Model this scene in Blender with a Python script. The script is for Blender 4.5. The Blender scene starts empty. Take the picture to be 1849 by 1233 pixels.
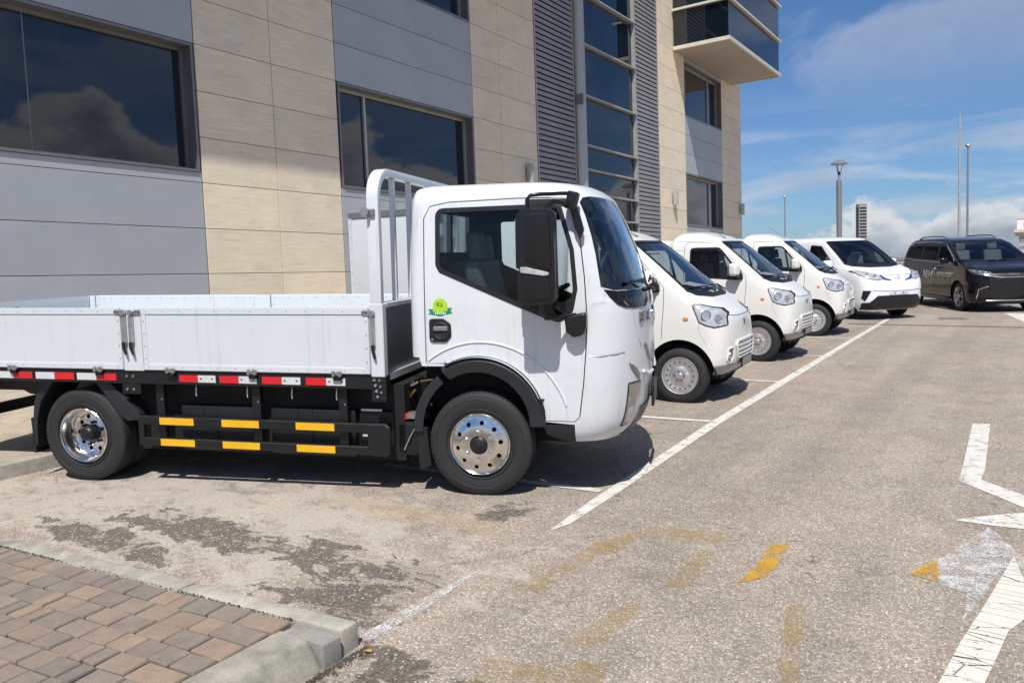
import bpy, bmesh, math, random
from mathutils import Vector, Matrix
random.seed(7)
S = bpy.context.scene
COL = S.collection
rad = math.radians

# ------------------------------------------------------------------ camera
# world: +X out from the facade, +Y along the facade, +Z up. The car park slopes gently.
R3 = ((0.83194, 0.0115716, -0.5547447), (0.5536392, -0.0837413, 0.8285355), (-0.0368676, -0.9964203, -0.0760742))
cam_d = bpy.data.cameras.new("Camera")
cam = bpy.data.objects.new("Camera", cam_d)
COL.objects.link(cam)
S.camera = cam
cam_d.sensor_width = 36.0
cam_d.lens = 36.0 * 1400.0 / 1849.0
cam_d.clip_start = 0.05
cam_d.clip_end = 20000
CAMZ = 1.7409
mw = Matrix.Identity(4)
for i in range(3):
    mw[i][0] = R3[i][0]
    mw[i][1] = -R3[i][1]
    mw[i][2] = -R3[i][2]
mw[2][3] = CAMZ
cam.matrix_world = mw

# ------------------------------------------------------------------ light
SUN = Vector((0.31, -0.58, 1.0)).normalized()
elev = math.asin(SUN.z)
world = bpy.data.worlds.new("World")
S.world = world
world.use_nodes = True
sun_d = bpy.data.lights.new("Sun", 'SUN')
sun_d.energy = 5.0
sun_d.angle = rad(0.53)
sun_d.color = (1.0, 0.955, 0.89)
sun = bpy.data.objects.new("Sun", sun_d)
COL.objects.link(sun)
sun.rotation_euler = SUN.to_track_quat('Z', 'Y').to_euler()
sun.location = (0, 0, 30)
vs = S.view_settings
vs.view_transform = 'Standard'
vs.look = 'None'
vs.exposure = 0.10
vs.gamma = 1.0
vs.use_curve_mapping = False

# ------------------------------------------------------------------ node helpers
def nd(nt, typ, ins=None, **kw):
    n = nt.nodes.new(typ)
    for k, v in kw.items():
        setattr(n, k, v)
    for k, v in (ins or {}).items():
        if isinstance(v, bpy.types.NodeSocket):
            nt.links.new(v, n.inputs[k])
        else:
            n.inputs[k].default_value = v
    return n
def ramp(nt, fac, stops, interp='LINEAR'):
    n = nt.nodes.new('ShaderNodeValToRGB')
    e = n.color_ramp.elements
    n.color_ramp.interpolation = interp
    while len(e) < len(stops):
        e.new(0.5)
    for i, (p, c) in enumerate(stops):
        e[i].position = p
        e[i].color = (*c, 1) if len(c) == 3 else c
    nt.links.new(fac, n.inputs[0])
    return n.outputs[0]
def math_(nt, op, a, b=0.5, clamp=False):
    n = nd(nt, 'ShaderNodeMath', operation=op, use_clamp=clamp)
    for i, v in enumerate((a, b)):
        if isinstance(v, bpy.types.NodeSocket):
            nt.links.new(v, n.inputs[i])
        else:
            n.inputs[i].default_value = v
    return n.outputs[0]
def mixc(nt, fac, a, b, mode='MIX'):
    n = nd(nt, 'ShaderNodeMix', data_type='RGBA', blend_type=mode)
    for i, v in ((0, fac), (6, a), (7, b)):
        if isinstance(v, bpy.types.NodeSocket):
            nt.links.new(v, n.inputs[i])
        else:
            n.inputs[i].default_value = v if i == 0 else ((*v, 1) if len(v) == 3 else v)
    return n.outputs[2]
def noise(nt, vec, scale, detail=4, rough=0.55, dist=0.0):
    n = nd(nt, 'ShaderNodeTexNoise', {'Scale': scale, 'Detail': detail, 'Roughness': rough, 'Distortion': dist})
    if vec is not None:
        nt.links.new(vec, n.inputs['Vector'])
    return n.outputs['Fac']
def sstep(nt, v, a, b):
    n = nd(nt, 'ShaderNodeMapRange', {'From Min': a, 'From Max': b}, interpolation_type='SMOOTHSTEP')
    nt.links.new(v, n.inputs['Value'])
    return n.outputs[0]
def vscale(nt, vec, s, loc=(0, 0, 0), rot=(0, 0, 0)):
    n = nd(nt, 'ShaderNodeMapping', {'Scale': s, 'Location': loc, 'Rotation': rot})
    nt.links.new(vec, n.inputs['Vector'])
    return n.outputs[0]

# ------------------------------------------------------------------ sky: Nishita with procedural clouds
def build_world():
    nt = world.node_tree
    nt.nodes.clear()
    sky = nd(nt, 'ShaderNodeTexSky', sky_type='NISHITA', sun_disc=False)
    sky.sun_elevation = elev
    sky.sun_rotation = math.atan2(SUN.x, SUN.y)
    sky.altitude = 30
    sky.air_density = 1.0
    sky.dust_density = 0.6
    sky.ozone_density = 2.2
    tc = nd(nt, 'ShaderNodeTexCoord').outputs['Generated']
    sep = nd(nt, 'ShaderNodeSeparateXYZ', {'Vector': tc})
    z = sep.outputs[2]
    # bluer, deeper body of the sky
    base = mixc(nt, 1.0, sky.outputs[0], (0.74, 1.02, 1.36), 'MULTIPLY')
    # thin streaks, stretched level
    n1 = noise(nt, vscale(nt, tc, (2.6, 2.6, 17.0), (1.3, 0.4, 2.25), (0.10, 0.06, 0)), 1.5, 5, 0.60, 0.5)
    c1 = math_(nt, 'MULTIPLY', sstep(nt, n1, 0.43, 0.66), sstep(nt, z, 0.24, 0.06))
    c1 = math_(nt, 'MULTIPLY', c1, 0.72)
    # broad soft cloud higher up, bright edges and grey body
    n2 = noise(nt, vscale(nt, tc, (2.4, 2.4, 4.6), (4.15, 2.62, 0.32)), 1.5, 6, 0.58, 0.35)
    c2 = math_(nt, 'MULTIPLY', sstep(nt, n2, 0.44, 0.60), sstep(nt, z, 0.15, 0.27))
    c2 = math_(nt, 'MULTIPLY', c2, 0.40)
    veil = math_(nt, 'MAXIMUM', c1, c2)
    vcol = mixc(nt, sstep(nt, n2, 0.50, 0.72), (8.2, 8.9, 10.0), (6.2, 6.7, 7.7))
    col = mixc(nt, veil, base, vcol)
    # cumulus: a bank along the horizon that towers up in places
    nc = noise(nt, vscale(nt, tc, (11, 11, 17), (0.35, 0.0, 0.1)), 1.0, 7, 0.58, 0.15)
    ncb = noise(nt, vscale(nt, tc, (3.4, 3.4, 1.0), (2.3, 5.1, 0)), 1.0, 3, 0.5)
    top = math_(nt, 'ADD', math_(nt, 'MULTIPLY', ncb, 0.52), -0.212)
    top = math_(nt, 'ADD', top, math_(nt, 'MULTIPLY', sstep(nt, sep.outputs[0], 0.15, 0.75), 0.13))
    top = math_(nt, 'MAXIMUM', top, 0.038)
    hgt = math_(nt, 'SUBTRACT', z, top)
    bias = math_(nt, 'MULTIPLY', hgt, -6.0)
    d = math_(nt, 'ADD', nc, bias)
    cum = sstep(nt, d, 0.50, 0.58)
    n3 = noise(nt, vscale(nt, tc, (16, 16, 26), (0.1, 0.7, 0.35)), 1.0, 5, 0.62, 0.3)
    shade = math_(nt, 'ADD', sstep(nt, d, 1.0, 0.52), math_(nt, 'MULTIPLY', math_(nt, 'SUBTRACT', n3, 0.5), 2.0), True)
    ccol = ramp(nt, shade, [(0.0, (4.0, 4.6, 5.5)), (0.5, (6.0, 6.5, 7.2)), (1.0, (9.3, 9.6, 9.9))])
    col = mixc(nt, math_(nt, 'MULTIPLY', cum, 0.94), col, ccol)
    # pale air low down
    hz = sstep(nt, z, 0.06, -0.005)
    col = mixc(nt, math_(nt, 'MULTIPLY', hz, 0.42), col, (5.0, 6.2, 7.6))
    bg = nd(nt, 'ShaderNodeBackground', {'Color': col, 'Strength': 0.07})
    out = nd(nt, 'ShaderNodeOutputWorld')
    nt.links.new(bg.outputs[0], out.inputs[0])
build_world()
world.cycles.sampling_method = "MANUAL"
world.cycles.sample_map_resolution = 512
S.cycles.max_bounces = 6
S.cycles.diffuse_bounces = 3
S.cycles.glossy_bounces = 4
S.cycles.transparent_max_bounces = 8
S.cycles.caustics_reflective = False
S.cycles.caustics_refractive = False
S.cycles.use_denoising = True

# ------------------------------------------------------------------ mesh helpers
class MB:
    def __init__(self):
        self.v, self.f, self.m = [], [], []
    def add(self, vs_, fs, mi=0):
        o = len(self.v)
        self.v += [tuple(p) for p in vs_]
        self.f += [tuple(i + o for i in f) for f in fs]
        self.m += [mi] * len(fs)
        return self
    def box(self, x0, x1, y0, y1, z0, z1, mi=0):
        vs_ = [(x, y, z) for z in (z0, z1) for y in (y0, y1) for x in (x0, x1)]
        return self.add(vs_, [(0, 2, 3, 1), (4, 5, 7, 6), (0, 1, 5, 4), (2, 6, 7, 3), (0, 4, 6, 2), (1, 3, 7, 5)], mi)
    def cbox(self, c, s, rot=(0, 0, 0), mi=0):
        from mathutils import Euler
        e = Euler(rot).to_matrix()
        vs_ = [Vector(c) + e @ Vector((x * s[0] / 2, y * s[1] / 2, z * s[2] / 2)) for z in (-1, 1) for y in (-1, 1) for x in (-1, 1)]
        return self.add(vs_, [(0, 2, 3, 1), (4, 5, 7, 6), (0, 1, 5, 4), (2, 6, 7, 3), (0, 4, 6, 2), (1, 3, 7, 5)], mi)
    def prism(self, pts, axis, a, b, mi=0):
        n = len(pts)
        def P(p, c):
            return {'x': (c, p[0], p[1]), 'y': (p[0], c, p[1]), 'z': (p[0], p[1], c)}[axis]
        vs_ = [P(p, a) for p in pts] + [P(p, b) for p in pts]
        fs = [tuple(range(n))[::-1], tuple(range(n, 2 * n))] + [(i, (i + 1) % n, (i + 1) % n + n, i + n) for i in range(n)]
        return self.add(vs_, fs, mi)
    def tube(self, path, r, n=8, mi=0, closed=False):
        path = [Vector(p) for p in path]
        rs = r if isinstance(r, (list, tuple)) else [r] * len(path)
        vs_, fs = [], []
        L = len(path)
        up = None
        for i, p in enumerate(path):
            if closed:
                t = path[(i + 1) % L] - path[i - 1]
            else:
                t = path[min(i + 1, L - 1)] - path[max(i - 1, 0)]
            t.normalize()
            if up is None:
                up = Vector((0, 0, 1)) if abs(t.z) < 0.9 else Vector((1, 0, 0))
            a = t.cross(up)
            if a.length < 1e-4:
                a = t.cross(Vector((0.3, 1, 0.2)))
            a.normalize()
            b = a.cross(t).normalized()
            up = b
            for k in range(n):
                th = 2 * math.pi * k / n
                vs_.append(p + (a * math.cos(th) + b * math.sin(th)) * rs[i])
        for i in range(L if closed else L - 1):
            for k in range(n):
                j = (i + 1) % L
                fs.append((i * n + k, i * n + (k + 1) % n, j * n + (k + 1) % n, j * n + k))
        if not closed:
            fs.append(tuple(range(n))[::-1])
            fs.append(tuple(range((L - 1) * n, L * n)))
        return self.add(vs_, fs, mi)
    def lathe(self, prof, c=(0, 0, 0), axis='y', n=32, mi=0, closed=False):
        """prof: list of (radius, along)."""
        vs_, fs = [], []
        L = len(prof)
        for r, a in prof:
            for k in range(n):
                th = 2 * math.pi * k / n
                q = {'y': (r * math.cos(th), a, r * math.sin(th)), 'z': (r * math.cos(th), r * math.sin(th), a), 'x': (a, r * math.cos(th), r * math.sin(th))}[axis]
                vs_.append((c[0] + q[0], c[1] + q[1], c[2] + q[2]))
        for i in range(L if closed else L - 1):
            for k in range(n):
                j = (i + 1) % L
                fs.append((i * n + k, i * n + (k + 1) % n, j * n + (k + 1) % n, j * n + k))
        return self.add(vs_, fs, mi)
    def cyl(self, a, b, r, n=12, mi=0):
        return self.tube([a, b], r, n, mi)
    def mesh(self, name, bevel=0.0, seg=1, smooth=None, recalc=True):
        me = bpy.data.meshes.new(name)
        bm = bmesh.new()
        bv = [bm.verts.new(p) for p in self.v]
        for f, mi in zip(self.f, self.m):
            try:
                fc = bm.faces.new([bv[i] for i in f])
                fc.material_index = mi
            except ValueError:
                pass
        if recalc:
            bmesh.ops.recalc_face_normals(bm, faces=bm.faces)
        if bevel:
            es = [e for e in bm.edges if len(e.link_faces) == 2 and e.calc_face_angle(0) > 0.6]
            bmesh.ops.bevel(bm, geom=es, offset=bevel, segments=seg, profile=0.6, affect='EDGES', clamp_overlap=True)
        bm.to_mesh(me)
        bm.free()
        finish(me, smooth)
        return me
    def build(self, name, mat, parent=None, bevel=0.0, seg=1, smooth=None, recalc=True):
        return link(name, self.mesh(name, bevel, seg, smooth, recalc), mat, parent)

def finish(me, smooth):
    if smooth:
        for p in me.polygons:
            p.use_smooth = True
        me.set_sharp_from_angle(angle=rad(smooth))

def link(name, data, mat=None, parent=None):
    o = bpy.data.objects.new(name, data)
    COL.objects.link(o)
    if mat is not None:
        ms = mat if isinstance(mat, (list, tuple)) else [mat]
        if len(data.materials) == 0:
            for m in ms:
                data.materials.append(m)
    if parent is not None:
        o.parent = parent
    return o

def tag(o, label, cat, group=None, kind=None):
    if label:
        o['label'] = label
    if cat:
        o['category'] = cat
    if group:
        o['group'] = group
    if kind:
        o['kind'] = kind
    return o

def empty(name, mat4=None, label=None, cat=None, group=None):
    o = bpy.data.objects.new(name, None)
    COL.objects.link(o)
    o.empty_display_size = 0.3
    if mat4 is not None:
        o.matrix_world = mat4
    return tag(o, label, cat, group)

def copy_tree(o, parent=None):
    c = o.copy()
    COL.objects.link(c)
    if parent is not None:
        c.parent = parent
    for ch in list(o.children):
        copy_tree(ch, c)
    return c

def dens(pts, step, closed=True):
    out = []
    n = len(pts)
    for i in range(n if closed else n - 1):
        a, b = pts[i], pts[(i + 1) % n]
        L = math.dist(a, b)
        k = max(1, int(math.ceil(L / step)))
        for j in range(k):
            t = j / k
            out.append((a[0] + (b[0] - a[0]) * t, a[1] + (b[1] - a[1]) * t))
    if not closed:
        out.append(pts[-1])
    return out

def rnd(pts, r, seg=4):
    """round the corners of a closed 2D polygon; r a number or a list."""
    out = []
    n = len(pts)
    for i in range(n):
        p0, p, p1 = Vector(pts[i - 1]), Vector(pts[i]), Vector(pts[(i + 1) % n])
        rr = r[i] if isinstance(r, (list, tuple)) else r
        a, b = (p0 - p), (p1 - p)
        if rr <= 1e-5 or a.length < 1e-6 or b.length < 1e-6:
            out.append(tuple(p))
            continue
        ang = a.angle(b)
        d = min(rr / max(math.tan(ang / 2), 1e-3), a.length * 0.48, b.length * 0.48)
        A, B = p + a.normalized() * d, p + b.normalized() * d
        for k in range(seg + 1):
            t = k / seg
            q = A * (1 - t) ** 2 + p * 2 * t * (1 - t) + B * t * t
            out.append(tuple(q))
    return out

def arc(cx, cz, r, a0, a1, n, rz=None):
    rz = rz or r
    return [(cx + r * math.cos(rad(a0 + (a1 - a0) * i / n)), cz + rz * math.sin(rad(a0 + (a1 - a0) * i / n))) for i in range(n + 1)]

def circle(cx, cz, r, n=20):
    return arc(cx, cz, r, 0, 360, n)[:-1]

def sheet(name, outer, holes, fmap, cuts_u=(), cuts_v=(), thick=0.0, offset=0.0, smooth=35):
    """a 2D polygon with holes, cut by grid lines, mapped to 3D and thickened inwards (inner faces material 1)."""
    bm = bmesh.new()
    es = []
    for loop in [outer] + list(holes):
        vv = [bm.verts.new((p[0], p[1], 0)) for p in loop]
        for i in range(len(vv)):
            es.append(bm.edges.new((vv[i], vv[(i + 1) % len(vv)])))
    bmesh.ops.triangle_fill(bm, use_beauty=True, use_dissolve=False, edges=es, normal=(0, 0, 1))
    for c in cuts_u:
        bmesh.ops.bisect_plane(bm, geom=bm.verts[:] + bm.edges[:] + bm.faces[:], dist=1e-6, plane_co=(c, 0, 0), plane_no=(1, 0, 0))
    for c in cuts_v:
        bmesh.ops.bisect_plane(bm, geom=bm.verts[:] + bm.edges[:] + bm.faces[:], dist=1e-6, plane_co=(0, c, 0), plane_no=(0, 1, 0))
    for v in bm.verts:
        v.co = fmap(v.co.x, v.co.y)
    bmesh.ops.remove_doubles(bm, verts=bm.verts, dist=1e-5)
    bmesh.ops.recalc_face_normals(bm, faces=bm.faces)
    bm.normal_update()
    # outward check left to the caller through flip
    return bm

def thicken(bm, thick, offset=0.0):
    bm.normal_update()
    nrm = {v: v.normal.copy() for v in bm.verts}
    if offset:
        for v in bm.verts:
            v.co = v.co + nrm[v] * offset
    if thick:
        faces = bm.faces[:]
        bedges = [e for e in bm.edges if len(e.link_faces) == 1]
        dup = {v: bm.verts.new(v.co - nrm[v] * thick) for v in bm.verts[:]}
        for f in faces:
            nf = bm.faces.new([dup[v] for v in reversed(f.verts)])
            nf.material_index = 1
        for e in bedges:
            f = e.link_faces[0]
            a, b = e.verts
            vsq = list(f.verts)
            i = vsq.index(a)
            if vsq[(i + 1) % len(vsq)] is b:
                a, b = b, a
            try:
                nf = bm.faces.new([a, b, dup[b], dup[a]])
                nf.material_index = 0
            except ValueError:
                pass

def bm_obj(bm, name, mat, parent=None, smooth=35):
    me = bpy.data.meshes.new(name)
    bm.to_mesh(me)
    bm.free()
    finish(me, smooth)
    ms = list(mat) if isinstance(mat, (list, tuple)) else [mat, mat]
    return link(name, me, ms, parent)

def orient(bm, inside):
    """make normals point away from the point 'inside'."""
    bm.normal_update()
    s = 0.0
    I = Vector(inside)
    for f in bm.faces:
        s += (f.calc_center_median() - I).dot(f.normal) * f.calc_area()
    if s < 0:
        bmesh.ops.reverse_faces(bm, faces=bm.faces[:])
        bm.normal_update()

class Skin:
    """vehicle skin: rows (z, xf, xs, xr, w). u: 0 front centre, -1 where the right side starts, -2 rear right corner, -3 rear centre."""
    def __init__(self, rows, n=2.6, rc=0.05):
        self.rows = rows
        self.n = n
        self.rc = rc
        self.top = len(rows) - 1
    def row(self, v):
        v = min(max(v, 0.0), self.top - 1e-6)
        i = int(v)
        t = v - i
        R_ = self.rows
        p0, p1, p2, p3 = R_[max(i - 1, 0)], R_[i], R_[i + 1], R_[min(i + 2, self.top)]
        out = []
        for a, b, c, d in zip(p0, p1, p2, p3):
            m1 = (c - a) / 2 if i > 0 else (c - b)
            m2 = (d - b) / 2 if i + 2 <= self.top else (c - b)
            if (c - b) * m1 <= 0: m1 = 0
            if (c - b) * m2 <= 0: m2 = 0
            lim = 3 * abs(c - b)
            m1 = max(-lim, min(lim, m1)); m2 = max(-lim, min(lim, m2))
            t2, t3 = t * t, t * t * t
            out.append((2 * t3 - 3 * t2 + 1) * b + (t3 - 2 * t2 + t) * m1 + (-2 * t3 + 3 * t2) * c + (t3 - t2) * m2)
        return out
    def v_of(self, z):
        lo, hi = 0.0, float(self.top)
        for _ in range(40):
            m = (lo + hi) / 2
            if self.row(m)[0] < z: lo = m
            else: hi = m
        return (lo + hi) / 2
    def P(self, u, v):
        z, xf, xs, xr, w = self.row(v)
        a = abs(u)
        sg = -1 if u < 0 else 1
        rc = min(self.rc, w * 0.5)
        if a <= 1:
            th = (1 - a) * math.pi / 2
            e = 2.0 / self.n
            return Vector((xs + (xf - xs) * max(math.sin(th), 0) ** e, sg * w * max(math.cos(th), 0) ** e, z))
        if a <= 2:
            return Vector((xs + (xr + rc - xs) * (a - 1), sg * w, z))
        if a <= 2.1:
            th = (a - 2) / 0.1 * math.pi / 2
            return Vector((xr + rc - rc * math.sin(th), sg * (w - rc + rc * math.cos(th)), z))
        return Vector((xr, sg * (w - rc) * (3 - a) / 0.9, z))
    def side(self, x, z, sg=-1):
        v = self.v_of(z)
        _, xf, xs, xr, w = self.row(v)
        if x > xs:
            q = min(max((x - xs) / (xf - xs), 0), 1)
            th = math.asin(q ** (self.n / 2))
            return (sg * (1 - th / (math.pi / 2)), v)
        return (sg * (1 + (xs - x) / (xs - xr - self.rc)), v)
    def front(self, y, z):
        v = self.v_of(z)
        _, xf, xs, xr, w = self.row(v)
        q = min(abs(y) / w, 1)
        th = math.acos(q ** (self.n / 2))
        u = 1 - th / (math.pi / 2)
        return (u if y > 0 else -u, v)
    def sheet(self, name, outer, holes=(), mat=None, parent=None, thick=0.02, offset=0.0, du=0.125, dv=0.5, smooth=35):
        us = [p[0] for p in outer]
        vs_ = [p[1] for p in outer]
        cu, u = [], math.ceil(min(us) / du) * du
        while u < max(us):
            if abs(u) <= 1.0 or abs(u) >= 1.98 or (round(abs(u) / du) % 3 == 0):
                cu.append(u)
            u += du
        for k in (2.0, 2.03, 2.07, 2.1):
            cu += [-k, k]
        cu = [c for c in cu if min(us) < c < max(us)]
        cv, v = [], math.ceil(min(vs_) / dv) * dv
        while v < max(vs_):
            cv.append(v)
            v += dv
        bm = sheet(name, outer, holes, self.P, sorted(set(cu)), cv)
        z0 = self.row(sum(vs_) / len(vs_))
        c = bm.verts[:]
        mid = Vector(((z0[2] + z0[3]) / 2, 0, self.row(max(vs_))[0] * 0.5 if max(vs_) > self.top - 1 else z0[0]))
        orient(bm, mid)
        thicken(bm, thick, offset)
        return bm_obj(bm, name, mat, parent, smooth)
    def spoly(self, pts, sg=-1, step=0.06):
        return [self.side(x, z, sg) for x, z in dens(pts, step)]
    def fpoly(self, pts, step=0.06):
        return [self.front(y, z) for y, z in dens(pts, step)]

# ground frame -------------------------------------------------------------
XG = Vector((0.9997612, 0.0005182, -0.0218443))
YG = Vector((0.0, 0.9997187, 0.0237163))
NG = Vector((0.0218505, -0.0237106, 0.99948))
def ground_matrix(x=0.0, y=0.0, ang=0.0, z=0.0):
    m = Matrix.Identity(4)
    c, s = math.cos(ang), math.sin(ang)
    ax, ay = XG * c + YG * s, YG * c - XG * s
    o = XG * x + YG * y + NG * z
    for i in range(3):
        m[i][0], m[i][1], m[i][2], m[i][3] = ax[i], ay[i], NG[i], o[i]
    return m
GM = ground_matrix()
# ------------------------------------------------------------------ materials
MATS = {}
def bsdf(name):
    m = bpy.data.materials.new(name)
    m.use_nodes = True
    nt = m.node_tree
    b = nt.nodes['Principled BSDF']
    MATS[name] = m
    return m, nt, b
def setp(b, **kw):
    names = {'color': 'Base Color', 'rough': 'Roughness', 'metal': 'Metallic', 'spec': 'Specular IOR Level', 'coat': 'Coat Weight', 'coatr': 'Coat Roughness', 'ior': 'IOR', 'emit': 'Emission Color', 'emits': 'Emission Strength', 'alpha': 'Alpha'}
    for k, v in kw.items():
        if k in ('color', 'emit') and len(v) == 3:
            v = (*v, 1)
        b.inputs[names[k]].default_value = v
def objco(nt):
    return nd(nt, 'ShaderNodeTexCoord').outputs['Object']
def bump(nt, b, h, strength=0.3, dist=0.01):
    n = nd(nt, 'ShaderNodeBump', {'Strength': strength, 'Distance': dist, 'Height': h})
    nt.links.new(n.outputs[0], b.inputs['Normal'])
def simple(name, color, rough=0.5, metal=0.0, var=0.08, scale=6.0, bumpk=0.0, bscale=80, **kw):
    """principled material with mild procedural tone and roughness variation."""
    m, nt, b = bsdf(name)
    setp(b, rough=rough, metal=metal, **kw)
    oc = objco(nt)
    n = noise(nt, oc, scale, 5, 0.6)
    lo = tuple(c * (1 - var) for c in color)
    hi = tuple(min(1, c * (1 + var)) for c in color)
    nt.links.new(ramp(nt, n, [(0.3, lo), (0.7, hi)]), b.inputs['Base Color'])
    r = nd(nt, 'ShaderNodeMapRange', {'To Min': max(0.02, rough * 0.8), 'To Max': min(1, rough * 1.2)})
    nt.links.new(n, r.inputs[0])
    nt.links.new(r.outputs[0], b.inputs['Roughness'])
    if bumpk:
        bump(nt, b, noise(nt, oc, bscale, 4, 0.6), bumpk, 0.004)
    return m
def glass(name, tint, refl=1.0, rough=0.02):
    """thin glass: tinted see-through plus mirror reflection by angle."""
    m = bpy.data.materials.new(name)
    m.use_nodes = True
    nt = m.node_tree
    nt.nodes.clear()
    tr = nd(nt, 'ShaderNodeBsdfTransparent', {'Color': (*tint, 1)})
    gl = nd(nt, 'ShaderNodeBsdfGlossy', {'Roughness': rough, 'Color': (0.95, 0.97, 1, 1)})
    fr = nd(nt, 'ShaderNodeFresnel', {'IOR': 1.5})
    f = math_(nt, 'MULTIPLY', fr.outputs[0], refl, True)
    mx = nd(nt, 'ShaderNodeMixShader')
    nt.links.new(f, mx.inputs[0]); nt.links.new(tr.outputs[0], mx.inputs[1]); nt.links.new(gl.outputs[0], mx.inputs[2])
    o = nd(nt, 'ShaderNodeOutputMaterial')
    nt.links.new(mx.outputs[0], o.inputs[0])
    return m

def m_paint(name, color, dirt=0.12, coat=0.5, rough=0.32, spec=0.4):
    m, nt, b = bsdf(name)
    setp(b, rough=rough, coat=coat, coatr=0.06, spec=spec)
    oc = objco(nt)
    n = noise(nt, oc, 3.0, 6, 0.65)
    # vertical rain runs
    st = noise(nt, vscale(nt, oc, (26, 26, 0.9)), 1.0, 4, 0.6)
    k = math_(nt, 'MULTIPLY', sstep(nt, st, 0.56, 0.74), dirt)
    k2 = math_(nt, 'MULTIPLY', sstep(nt, n, 0.45, 0.75), dirt * 0.5)
    k = math_(nt, 'ADD', k, k2, True)
    c = mixc(nt, k, color, tuple(x * 0.55 for x in color))
    nt.links.new(c, b.inputs['Base Color'])
    bump(nt, b, noise(nt, oc, 1.7, 2, 0.4), 0.05, 0.02)
    return m
WHITE = m_paint('truck_white', (0.655, 0.685, 0.71), 0.34, 0.35)
VANW = m_paint('van_white', (0.74, 0.735, 0.70), 0.05, 0.6)
WVANW = m_paint('bright_white', (0.80, 0.82, 0.85), 0.03, 0.6)
BEDW = m_paint('bed_white', (0.60, 0.635, 0.66), 0.24, 0.15)
BLACKP = m_paint('black_paint', (0.004, 0.004, 0.005), 0.02, 0.3, 0.10, 0.28)
MIRB = simple('mirror_black', (0.006, 0.006, 0.007), 0.32)
PLAST = simple('black_plastic', (0.009, 0.0095, 0.011), 0.42, bumpk=0.12, bscale=160)
PLASTG = simple('grey_black_plastic', (0.016, 0.017, 0.021), 0.5, bumpk=0.1, bscale=160)
DARK = simple('dark_inside', (0.005, 0.005, 0.006), 0.8)
CHASSIS = simple('chassis_black', (0.006, 0.006, 0.007), 0.5)
RUBBER = simple('tyre_rubber', (0.019, 0.019, 0.020), 0.72, var=0.18, scale=14, bumpk=0.15, bscale=60)
SEAL = simple('window_seal', (0.012, 0.012, 0.013), 0.4)
CHROME = simple('chrome', (0.80, 0.80, 0.80), 0.10, 1.0, var=0.05)
ALU = simple('polished_alloy', (0.74, 0.73, 0.71), 0.17, 1.0, var=0.08, scale=9)
STEELW = simple('silver_wheel', (0.60, 0.60, 0.61), 0.36, 0.7, var=0.1)
GALV = simple('galvanised', (0.55, 0.56, 0.57), 0.32, 1.0, var=0.15, scale=30)
GREYM = simple('grey_metal', (0.30, 0.31, 0.32), 0.4, 0.6)
SEATF = simple('seat_fabric', (0.15, 0.165, 0.185), 0.85, var=0.2, scale=30, bumpk=0.2)
DASH = simple('dashboard', (0.02, 0.021, 0.023), 0.6)
REDR = simple('red_reflective', (0.62, 0.012, 0.02), 0.28, spec=0.6)
WHTR = simple('white_reflective', (0.58, 0.60, 0.60), 0.35)
YELR = simple('yellow_tape', (0.78, 0.42, 0.01), 0.4, var=0.05)
AMBER = simple('amber_lens', (0.75, 0.22, 0.03), 0.15, coat=1.0)
LENS = simple('clear_lens', (0.55, 0.56, 0.57), 0.15, 0.35, var=0.28, scale=14, coat=1.0)
LENSM = simple('grey_lens', (0.30, 0.295, 0.28), 0.14, 0.4, var=0.4, scale=18, coat=1.0)
LENSD = simple('smoked_lens', (0.16, 0.16, 0.16), 0.12, 0.5, var=0.5, scale=25, coat=1.0)
REFLM = simple('lamp_reflector', (0.62, 0.62, 0.62), 0.33, 0.9, var=0.3, scale=40)
MIRR = simple('mirror_glass', (0.85, 0.87, 0.88), 0.02, 1.0, var=0.01)
BLUE = simple('blue_accent', (0.012, 0.05, 0.30), 0.25, coat=1.0)
REDP = simple('red_part', (0.5, 0.03, 0.03), 0.4)
BRASS = simple('brass_fitting', (0.45, 0.30, 0.12), 0.3, 0.9)
LIME = simple('lime_sticker', (0.42, 0.62, 0.02), 0.4, var=0.04)
GREENS = simple('green_sticker', (0.01, 0.24, 0.09), 0.4, var=0.05)
LETTER = simple('white_lettering', (0.72, 0.70, 0.66), 0.4)
TGLASS = glass('truck_glass', (0.82, 0.87, 0.87), 0.7)
WSGLASS = glass('windscreen_glass', (0.78, 0.84, 0.84), 1.9)
VGLASS = glass('van_glass', (0.62, 0.68, 0.68), 1.1)
MGLASS = glass('tinted_glass', (0.10, 0.11, 0.12), 1.6)

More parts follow.
